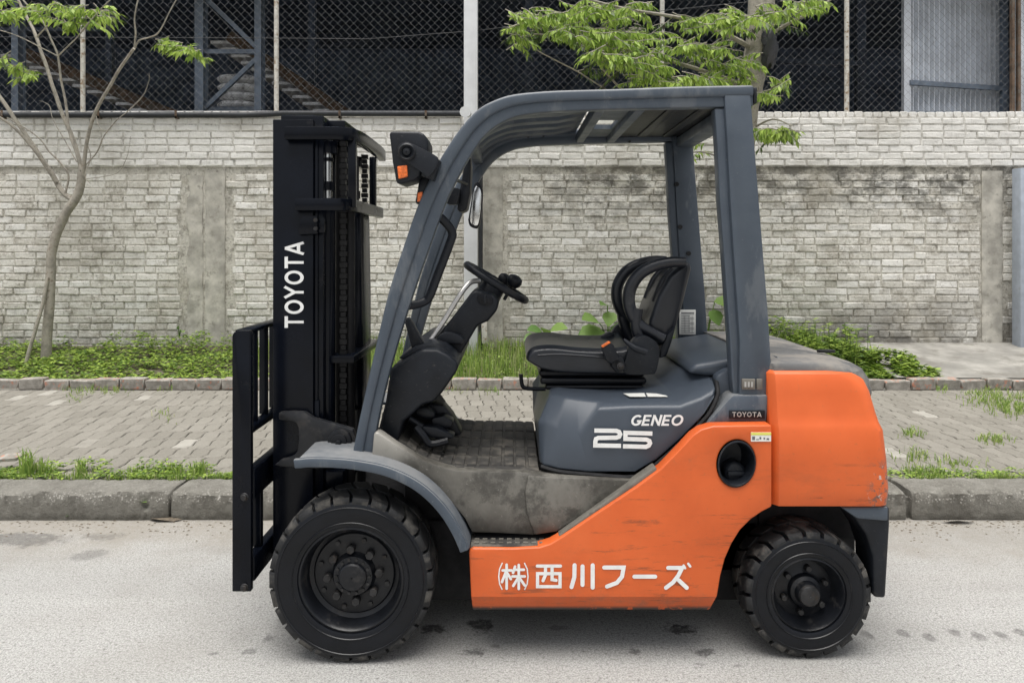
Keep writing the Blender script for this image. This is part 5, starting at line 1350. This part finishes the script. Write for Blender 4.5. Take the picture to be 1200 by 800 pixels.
fender(2.70, 2.93, 2.690, 2.712, 'fender', fl); fender(mir(2.93), mir(2.70), mir(2.712), mir(2.69), 'fender', fl)

# grey engine hood, built from its facets ------------------------------------------
def hood_pts(d):
    "d = 0 near side; outline points as (px, py, Y)"
    return None
HN = [  # (px, py, Y) lower and upper contour of the near face
    (636, 545, 2.83), (655, 550, 2.82), (690, 553.5, 2.815), (745, 556, 2.81), (770, 539, 2.81), (800, 513, 2.81), (826, 487, 2.812), (838, 466, 2.82)]
HM = [(640, 495, 2.86), (652, 499, 2.835), (680, 507, 2.822), (700, 479, 2.822), (740, 476.5, 2.82), (797, 476, 2.82), (822, 466, 2.825), (839, 455, 2.84)]
HT = [(655, 463, 2.935), (662, 465, 2.90), (676, 467, 2.875), (702, 470.5, 2.86), (742, 470, 2.86), (795, 468, 2.865), (816, 455, 2.89), (836, 442, 2.93)]
HR = [(655, 455, 3.05), (664, 456, 3.05), (680, 457, 3.05), (704, 458, 3.05), (744, 457, 3.05), (780, 450, 3.05), (796, 436, 3.06), (812, 424, 3.08)]
rows_ = []
for L_ in (HN, HM, HT, HR): rows_.append([W(*p) for p in L_])
full = rows_ + [[Vector((p.x, mir(p.y), p.z)) for p in r] for r in reversed(rows_)]
# front face sits at the first column; give it a rounded nose
g = G(); nR = len(full); nC = 8
for r in full: g.v += [tuple(p) for p in r]
for i in range(nR - 1): g.f += [(i*nC+j, i*nC+j+1, (i+1)*nC+j+1, (i+1)*nC+j) for j in range(nC - 1)]
# nose
o_ = len(g.v)
for i, r in enumerate(full):
    p = r[0]; yy = YC + (p.y - YC) * .93; g.v.append((p.x - .035 if i not in (0, nR-1) else p.x - .01, yy, p.z - .004))
g.f += [(i*nC, (i+1)*nC, o_+i+1, o_+i) for i in range(nR - 1)]
g.f.append(tuple(o_ + i for i in range(nR)))
g.f.append(tuple(i*nC + nC - 1 for i in range(nR))[::-1]); g.f.append(tuple([o_] + list(range(nC)) + [(nR-1)*nC + j for j in range(nC-1, -1, -1)] + [o_+nR-1]))
hood = g.build('engine_hood', 'hood_grey', fl, bevel=.012, seg=3, smooth=30)
g = G(); sm = smooth2([(634, 547), (655, 552.5), (690, 556), (746, 558.5), (772, 541.5), (802, 515), (829, 488), (841, 466), (842, 455), (838, 443), (815, 425)], 3)
A_ = [W(x, y, Y) for x, y, Y in ((634, 546, 2.835), (655, 552, 2.822), (690, 555.5, 2.816), (746, 558, 2.811), (772, 541, 2.811), (802, 514.5, 2.811), (829, 487, 2.813), (840, 466, 2.822), (841, 455, 2.842), (837.5, 442, 2.932), (827, 432, 3.0), (813, 423, 3.08))]; g.tube(catmull(A_, 4), .0075, 6); g.build('hood_seal', 'chassis_black', hood)
# lettering on the hood
yl = 2.8095; s = yl / F
g = G(); z2 = lambda L: [[(x - 460, -(y - 515)) for x, y in l] for l in L]
strokes(g, z2([[(470, 393), (628, 395), (648, 403), (656, 420), (648, 437), (628, 444), (500, 446), (482, 454), (477, 474), (477, 500)], [(461, 500), (662, 503)]]) + z2([[(888, 415), (694, 409), (694, 453), (845, 458), (866, 468), (871, 484), (862, 501), (842, 510), (676, 506)]]),
        W(620 + 460 / 6.155, 440 + 515 / 6.155, yl), Vector((s / 6.155, 0, 0)), Vector((0, 0, s / 6.155)), 31, (0, -1, 0)); 
Lw = word_len('GENEO', .12)
word(g, 'GENEO', W(738, 498, yl), Vector((63 * s / (Lw + .2), 0, 0)), Vector((0, 0, 12.6 * s)), (0, -1, 0), w=.19, gap=.12, slant=.25, lift=.004)
for v in range(len(g.v)): g.v[v] = (g.v[v][0], g.v[v][1] - .003, g.v[v][2])
g.build('lettering', 'white_print', hood, fix=False, smooth=0)
# two paper labels on top of the hood
g = G()
for (a, b, c, d) in (((730, 462.5), (755, 462), (757, 466.5), (738, 466.5)), ((757, 462), (777, 463), (783, 466.5), (759, 466.5))): g.add([W(q[0], q[1], Y) + Vector((0, 0, .006)) for q, Y in zip((a, b, c, d), (2.97, 2.97, 2.90, 2.90))], [(0, 1, 2, 3)])
g.build('paper_label', 'sticker', hood, fix=False, smooth=0)
# raised cover between the pillars and counterweight
g = G(); q = PX([(783, 421), (790, 411), (850, 402), (905, 402), (905, 470), (840, 470), (815, 425)], 3.3); g.prism([(x, z) for x, z in q], 2.93, mir(2.93)); g.build('rear_cover', 'hood_grey', fl, bevel=.035, seg=4)
g = G(); g.prism(PX([(838, 440), (850, 432), (904, 430), (904, 496), (836, 500)], 2.9), 2.885, mir(2.885)); g.build('cover_side', 'hood_grey', fl, bevel=.012)

# seat --------------------------------------------------------------------
YS = 3.06
cu = [(616.2, 422.0), (619.7, 413.9), (629.0, 408.7), (648.6, 407.5), (675.3, 410.4), (704.2, 411.6), (729.7, 410.4), (747.1, 408.1), (747.1, 437.1), (713.5, 438.8), (657.9, 437.1), (632.4, 432.4), (619.7, 429.0)]
g = G(); n = len(cu); ring = []
sec = [(3.045, .88), (3.075, 1.0), (3.14, .98), (3.3, .93), (3.46, .98), (3.525, 1.0), (3.555, .88)]
P0 = PX(smooth2(cu, 3)[:-3], YS); cz = sum(z for x, z in P0) / len(P0); cx = sum(x for x, z in P0) / len(P0)
P0 = P0
for yy, k in sec: ring.append([(cx + (x - cx) * (1 if .9 < k else .97), yy, cz + (z - cz) * k + (0.012 if z > cz and k == 1.0 else 0)) for x, z in P0])
g.rings(ring); seat = g.build('seat', 'seat_vinyl', fl, bevel=.012, seg=3, smooth=50)
# seams piped along the cushion
g = G(); g.tube([W(x, y, 3.045) for x, y in smooth2([(630.1, 416.2), (657.9, 415.1), (704.2, 418.5), (712.3, 422.0)], 4)], .004, 6); g.build('piping', 'seat_vinyl', seat)
for i, (pa, pb, ya_, yb_, xa, xb) in enumerate(((434, 442, 3.08, 3.52, 632, 756), (442.5, 450.5, 3.07, 3.53, 633, 758), (451, 457.5, 3.08, 3.52, 639, 755), (457.5, 461, 3.10, 3.50, 645, 752))):
    g = G(); g.prism(PX([(xa, pa), (xb, pa), (xb, pb), (xa, pb)], 3.07), ya_, yb_); g.build('bellows_fold', 'rubber', seat, bevel=.011, seg=3)
g = G(); g.prism(PX([(648, 434), (745, 434), (745, 461), (650, 461)], 3.1), 3.1, 3.5); g.build('seat_base', 'chassis_black', seat)
g = G(); g.prism(PX([(748, 456), (779, 456), (779, 460), (748, 460)], 3.07), 3.05, 3.08); g.build('seat_slide', 'black_paint', seat, bevel=.002)
loop = [(805.0, 307.4), (787.6, 307.4), (767.9, 312.0), (751.7, 321.3), (741.3, 336.3), (738.4, 351.4), (741.3, 366.4), (749.4, 380.3), (763.3, 389.6), (779.5, 397.7)]
for s_ in (0, 1):
    pts = []
    for i, (px, py) in enumerate(loop):
        Yq = 3.10 + .02 * math.sin(i / 9 * math.pi); p = W(px, py, 3.08); pts.append(Vector((p.x, Yq if not s_ else mir(Yq), p.z)))
    m_ = len(catmull(pts, 6)); g = G(); g.tube(catmull(pts, 6), [.021 + .005 * math.sin(math.pi * i / (m_ - 1)) for i in range(m_)], 14); g.build('side_bolster', 'seat_vinyl', seat, smooth=60)
    pts2 = [W(748.2, 361.8, 3.08), W(747.1, 385.0, 3.08), W(757.5, 411.6, 3.08)]; pts2 = [Vector((p.x, 3.11 if not s_ else mir(3.11), p.z)) for p in pts2]
    g = G(); g.tube(catmull(pts2, 5), [.024] * 11, 12); g.build('bolster_root', 'seat_vinyl', seat, smooth=60)
bk = [(767.9, 345.6), (780.6, 322.4), (794.5, 308.5), (805.0, 305.1), (806.1, 315.5), (796.9, 353.7), (781.8, 403.5), (759.8, 401.2), (756.3, 376.9)]
g = G(); g.prism(PX(bk, 3.2), 3.13, mir(3.13)); g.build('backrest', 'seat_vinyl', seat, bevel=.022, seg=4)
for yy in (3.2, 3.4):
    g = G(); pts = [Vector((W(px, py, 3.2).x, yy, W(px, py, 3.2).z)) for px, py in ((766.8, 353.7), (776.0, 330.5), (788.8, 315.5))]; g.tube(catmull(pts, 4), [.014] * 9, 8); g.build('backrest_flute', 'seat_vinyl', seat, smooth=60)
g = G(); g.prism(PX([(776.0, 389.6), (786.4, 379.2), (781.8, 396.5), (776.0, 412.7), (767.9, 416.2), (769.1, 403.5)], 3.2), 3.1, mir(3.1)); g.build('back_cover', 'black_plastic', seat, bevel=.008)
hg = smooth2([(736.6, 405.8), (743.6, 396.5), (754.0, 393.1), (765.6, 397.7), (772.5, 408.1), (771.4, 423.2), (767.9, 435.9), (762.1, 438.2), (734.3, 438.2), (729.7, 429.0), (734.3, 417.4)], 3)
for ya_ in (3.02, mir(3.07)):
    g = G(); g.prism(PX(hg[:-1], 3.03), ya_, ya_ + .05); g.build('recliner_cover', 'black_plastic', seat, bevel=.008, seg=2)
g = G(); pts = [W(730.9, 397.7, 3.0), W(736.6, 402.3, 2.995), W(744.8, 408.1, 2.99), W(755.2, 411.6, 2.99), W(757.5, 412.7, 2.99)]; g.tube(catmull(pts, 4), [.006 + .007 * min(1, i / 8) for i in range(17)], 10); g.build('recliner_lever', 'black_plastic', seat, smooth=60)
g = G(); g.prism(PX([(704.2, 407.0), (714.6, 400.6), (719.3, 404.6), (726.2, 420.9), (715.8, 426.6), (710.0, 422.0)], 3.0), 2.995, 3.02); bu_ = g.build('belt_buckle', 'black_plastic', seat, bevel=.006)
g = G(); g.prism(PX([(704.8, 405.8), (714.1, 400.0), (715.8, 401.5), (706.5, 407.5)], 2.99), 2.992, 3.018); g.build('buckle_button', 'amber_lens', seat, bevel=.002)
g = G(); c = W(726.8, 429.0, 2.99); g.rod((c.x, c.z), .014, 2.985, 3.03, 16); g.rod((c.x, c.z), .008, 2.978, 2.986, 6); g.build('anchor_bolt', 'nut_metal', seat, bevel=.002)
g = G(); g.prism(PX([(719.3, 415.1), (729.7, 417.4), (734.3, 431.3), (722.7, 437.1), (715.8, 429.0)], 3.02), 3.012, 3.05); g.build('belt_anchor', 'black_plastic', seat, bevel=.005)
g = G(); g.prism(PX([(701.9, 395.4), (714.6, 388.4), (720.4, 391.9), (715.8, 401.2), (704.2, 401.2)], 3.5), 3.48, 3.54); g.rod((W(743.6, 391.9, 3.55).x, W(743.6, 391.9, 3.55).z), .05, 3.53, 3.57, 20); g.build('belt_reel', 'black_plastic', seat, bevel=.006)
g = G(); g.tube(catmull([W(610.4, 438.2, 3.1), W(611.6, 449.8, 3.1), W(615.1, 454.4, 3.1), W(625.5, 455.6, 3.1), W(639.4, 455.6, 3.1)], 5), .008, 8); g.build('seat_adjuster', 'black_paint', seat)

# orange side panel with the filler recess ---------------------------------------------
po = [(549.5, 646), (553, 642), (600, 642.5), (632, 641), (645, 637), (660, 628), (700, 601), (745, 571), (775, 549), (800, 523), (812, 510), (822, 503), (836, 499), (905, 498)]
po_r = [(905, 594), (893, 600), (880, 609), (868, 621), (858, 637), (850, 655), (845, 674), (841, 698), (836, 722)]
po_b = [(553, 722)]
outl = PX(po + po_r + po_b, 2.72)
hole = [((863 + 22.5 * math.cos(a) - 600) * 2.72 / F + 0.004 * math.sin(a), CAM_H - (543 - 27.5 * math.sin(a) - 290) * 2.72 / F) for a in [2*math.pi*k/36 for k in range(36)]]
me = prism_hole(outl, hole, 2.722, 2.79, 'side_panel', bevel=.009, seg=3)
bm = bmesh.new(); bm.from_mesh(me); zc = CAM_H - (699 - 290) * 2.72 / F
bmesh.ops.bisect_plane(bm, geom=bm.verts[:] + bm.edges[:] + bm.faces[:], plane_co=(0, 0, zc), plane_no=(0, 0, 1), dist=1e-5)
zlo = min(v.co.z for v in bm.verts)
for v in bm.verts:
    if v.co.z < zc - 1e-4: v.co.y += .045 * (zc - v.co.z) / (zc - zlo)
bm.to_mesh(me); bm.free(); me.polygons.foreach_set('use_smooth', [True] * len(me.polygons)); me.set_sharp_from_angle(angle=R(24))
pan = link('side_panel', me, 'orange_paint', fl)
g = G()
g.prism([(x, z) for x, z in outl], mir(2.79), mir(2.722)); g.build('side_panel', 'orange_paint', fl, bevel=.009)
g = G(); c = (sum(h[0] for h in hole) / 36, sum(h[1] for h in hole) / 36); rr_ = []
for k_, d in ((1.0, 2.716), (.93, 2.7135), (.88, 2.72), (.84, 2.79), (.7, 2.82)): rr_.append([(c[0] + (x - c[0]) * k_, d, c[1] + (z - c[1]) * k_) for x, z in hole])
rr_.append([(c[0] + (x - c[0]) * .01, 2.825, c[1] + (z - c[1]) * .01) for x, z in hole])
g.rings(rr_, False, False); g.build('filler_recess', 'black_plastic', pan, smooth=50)
g = G(); q = W(859, 551, 2.8); g.tube([(q.x, 2.82, q.z), (q.x, 2.775, q.z), (q.x, 2.765, q.z)], [.04, .04, .03], 20); g.box(q.x - .03, q.x + .03, 2.755, 2.77, q.z - .008, q.z + .008); g.build('filler_cap', 'black_plastic', pan, bevel=.003)
g = G(); a = W(880, 506.5, 2.72); b = W(903.5, 517, 2.72); g.box(a.x, b.x, 2.719, 2.7225, b.z, a.z); g.build('warning_sticker', 'sticker', pan)
g = G(); g.box(a.x, b.x, 2.7182, 2.7189, a.z - .009, a.z); g.build('sticker_band', 'sticker_yellow', pan)
g = G()
for x0_, x1_, z0_, z1_ in ((.004, .014, .006, .018), (.03, .036, .008, .016), (.044, .05, .008, .014), (.055, .064, .006, .012), (.018, .028, .006, .009)): g.box(a.x + x0_, a.x + x1_, 2.7182, 2.7189, b.z + z0_, b.z + z1_)
g.build('sticker_print', 'ink', pan)
# painted company name
zf = 3.871; s = 2.722 / F / zf; o0 = W(540, 620, 2.722); zz = lambda L: [[(x, -y) for x, y in l] for l in L]
g = G()
strokes(g, zz([[(188, 152), (176, 178), (172, 212), (176, 246), (187, 270)], [(289, 152), (301, 178), (305, 212), (301, 246), (290, 270)]]), o0, Vector((s, 0, 0)), Vector((0, 0, s)), 5.5, (0, -1, 0), True)
strokes(g, zz([[(190, 184), (230, 184)], [(208, 158), (208, 266)], [(206, 188), (187, 236)], [(211, 196), (227, 222)],
               [(246, 166), (237, 194)], [(244, 180), (286, 180)], [(234, 210), (290, 210)], [(263, 158), (263, 266)], [(260, 216), (238, 252)], [(266, 216), (290, 250)]]), o0, Vector((s, 0, 0)), Vector((0, 0, s)), 12, (0, -1, 0), True, lift=.0024)
strokes(g, zz([[(347, 165), (452, 165)], [(348, 199), (450, 199), (450, 258), (348, 258), (348, 199)], [(384, 168), (384, 205), (373, 231)], [(414, 168), (414, 226), (432, 229)]]), o0, Vector((s, 0, 0)), Vector((0, 0, s)), 14.5, (0, -1, 0), True, lift=.0012)
strokes(g, zz([[(516, 161), (515, 215), (502, 260)], [(552, 166), (552, 250)], [(598, 161), (598, 262)], [(650, 171), (738, 171), (731, 212), (708, 240), (663, 257)], [(787, 212), (881, 212)], [(940, 172), (1003, 172), (986, 207), (962, 238), (930, 262)], [(988, 228), (1024, 262)]]), o0, Vector((s, 0, 0)), Vector((0, 0, s)), 18.5, (0, -1, 0), True)
strokes(g, zz([[(1010, 162), (1017, 174)], [(1031, 154), (1040, 166)]]), o0, Vector((s, 0, 0)), Vector((0, 0, s)), 11, (0, -1, 0), True, lift=.002)
g.build('lettering', 'white_print', pan, fix=False, smooth=0)

# counterweight -----------------------------------------------------------------
def plan(Yn, xf, xr, rad, z, n=7, ins=0.0):
    "outline at height z: straight sides, rounded rear corners"
    Yn += ins; xr -= ins; yf = mir(Yn); xf += ins * .3
    pts = [(xf, Yn + .03), (xf + .022, Yn)] + [(xr - rad + rad * math.sin(a), Yn + rad - rad * math.cos(a)) for a in [i * math.pi/2/n for i in range(n+1)]]
    pts += [(xr - rad + rad * math.cos(a), yf - rad + rad * math.sin(a)) for a in [i * math.pi/2/n for i in range(n+1)]] + [(xf + .022, yf), (xf, yf - .03)]
    return [(x, y, z) for x, y in pts]
zq = lambda py, Y=2.73: CAM_H - (py - 290) * Y / F
xl = (905.5 - 600) * 2.73 / F
g = G(); rg = [plan(2.729, xl, 1.348, .045, zq(593)), plan(2.725, xl, 1.352, .045, zq(575)), plan(2.723, xl, 1.346, .05, zq(540)), plan(2.723, xl, 1.333, .05, zq(505)), plan(2.733, xl, 1.326, .055, zq(497.5)), plan(2.744, xl, 1.32, .06, zq(486)), plan(2.754, xl, 1.306, .07, zq(462)), plan(2.762, xl, 1.292, .08, zq(449)), plan(2.770, xl, 1.262, .09, zq(440)), plan(2.79, xl, 1.222, .1, zq(434.5, 2.76))]
g.rings(rg); cwt = g.build('counterweight', 'orange_paint', fl, bevel=.008, seg=2, smooth=45)
g = G(); z0_ = zq(434, 2.76)
rg = [plan(2.80, xl + .002, 1.345, .12, z0_ - .13), plan(2.792, xl + .002, 1.352, .12, z0_ - .10), plan(2.79, xl + .002, 1.345, .13, z0_ - .05), plan(2.785, xl + .002, 1.32, .14, z0_ - .012), plan(2.785, xl + .002, 1.285, .15, z0_ + .008), plan(2.79, xl + .002, 1.24, .15, z0_ + .020), plan(2.82, xl + .002, 1.17, .15, z0_ + .030), plan(2.9, xl + .002, 1.07, .12, z0_ + .036), plan(3.1, xl + .002, .98, .05, z0_ + .040)]
g.rings(rg); cap = g.build('counterweight_cap', 'cap_grey', fl, bevel=.006, seg=2, smooth=50)
g = G(); g.prism(PX([(905, 415), (932, 431), (932, 436), (905, 436)], 2.9), 2.85, 2.95); g.build('corner_trim', 'grey_paint', cap, bevel=.006)
g = G(); c = W(968, 417.5, 3.02); g.rings([[(c.x + .036 * math.cos(a), c.y + .02 * math.sin(a) , z0_ + dz) for a in [2*math.pi*k/16 for k in range(16)]] for dz in (.030, .0395)]); g.build('lifting_slot', 'chassis_black', cap)
# rear mudguard under the counterweight
mg = [(985, 593.5), (1041, 592), (1041, 612), (1036, 699), (1022, 698), (1021, 650), (1013, 625), (1000, 606)]
for ya_, yb_ in ((2.745, 2.90), (mir(2.9), mir(2.745))):
    g = G(); g.prism(PX(mg, 2.76), ya_, yb_); g.build('mudguard', 'black_plastic', fl, bevel=.012, seg=3)
g = G(); q0_, q1_ = W(985, 594, 2.76), W(1040, 611, 2.76); g.prism(PX([(985, 594), (1040.5, 593), (1040, 610), (1004, 607)], 2.745), 2.738, 2.80); g.build('bumper_corner', 'grey_paint', fl, bevel=.008)
g = G(); g.box(.95, 1.335, 2.95, mir(2.95), .36, zq(594)); g.build('rear_underframe', 'chassis_black', fl)
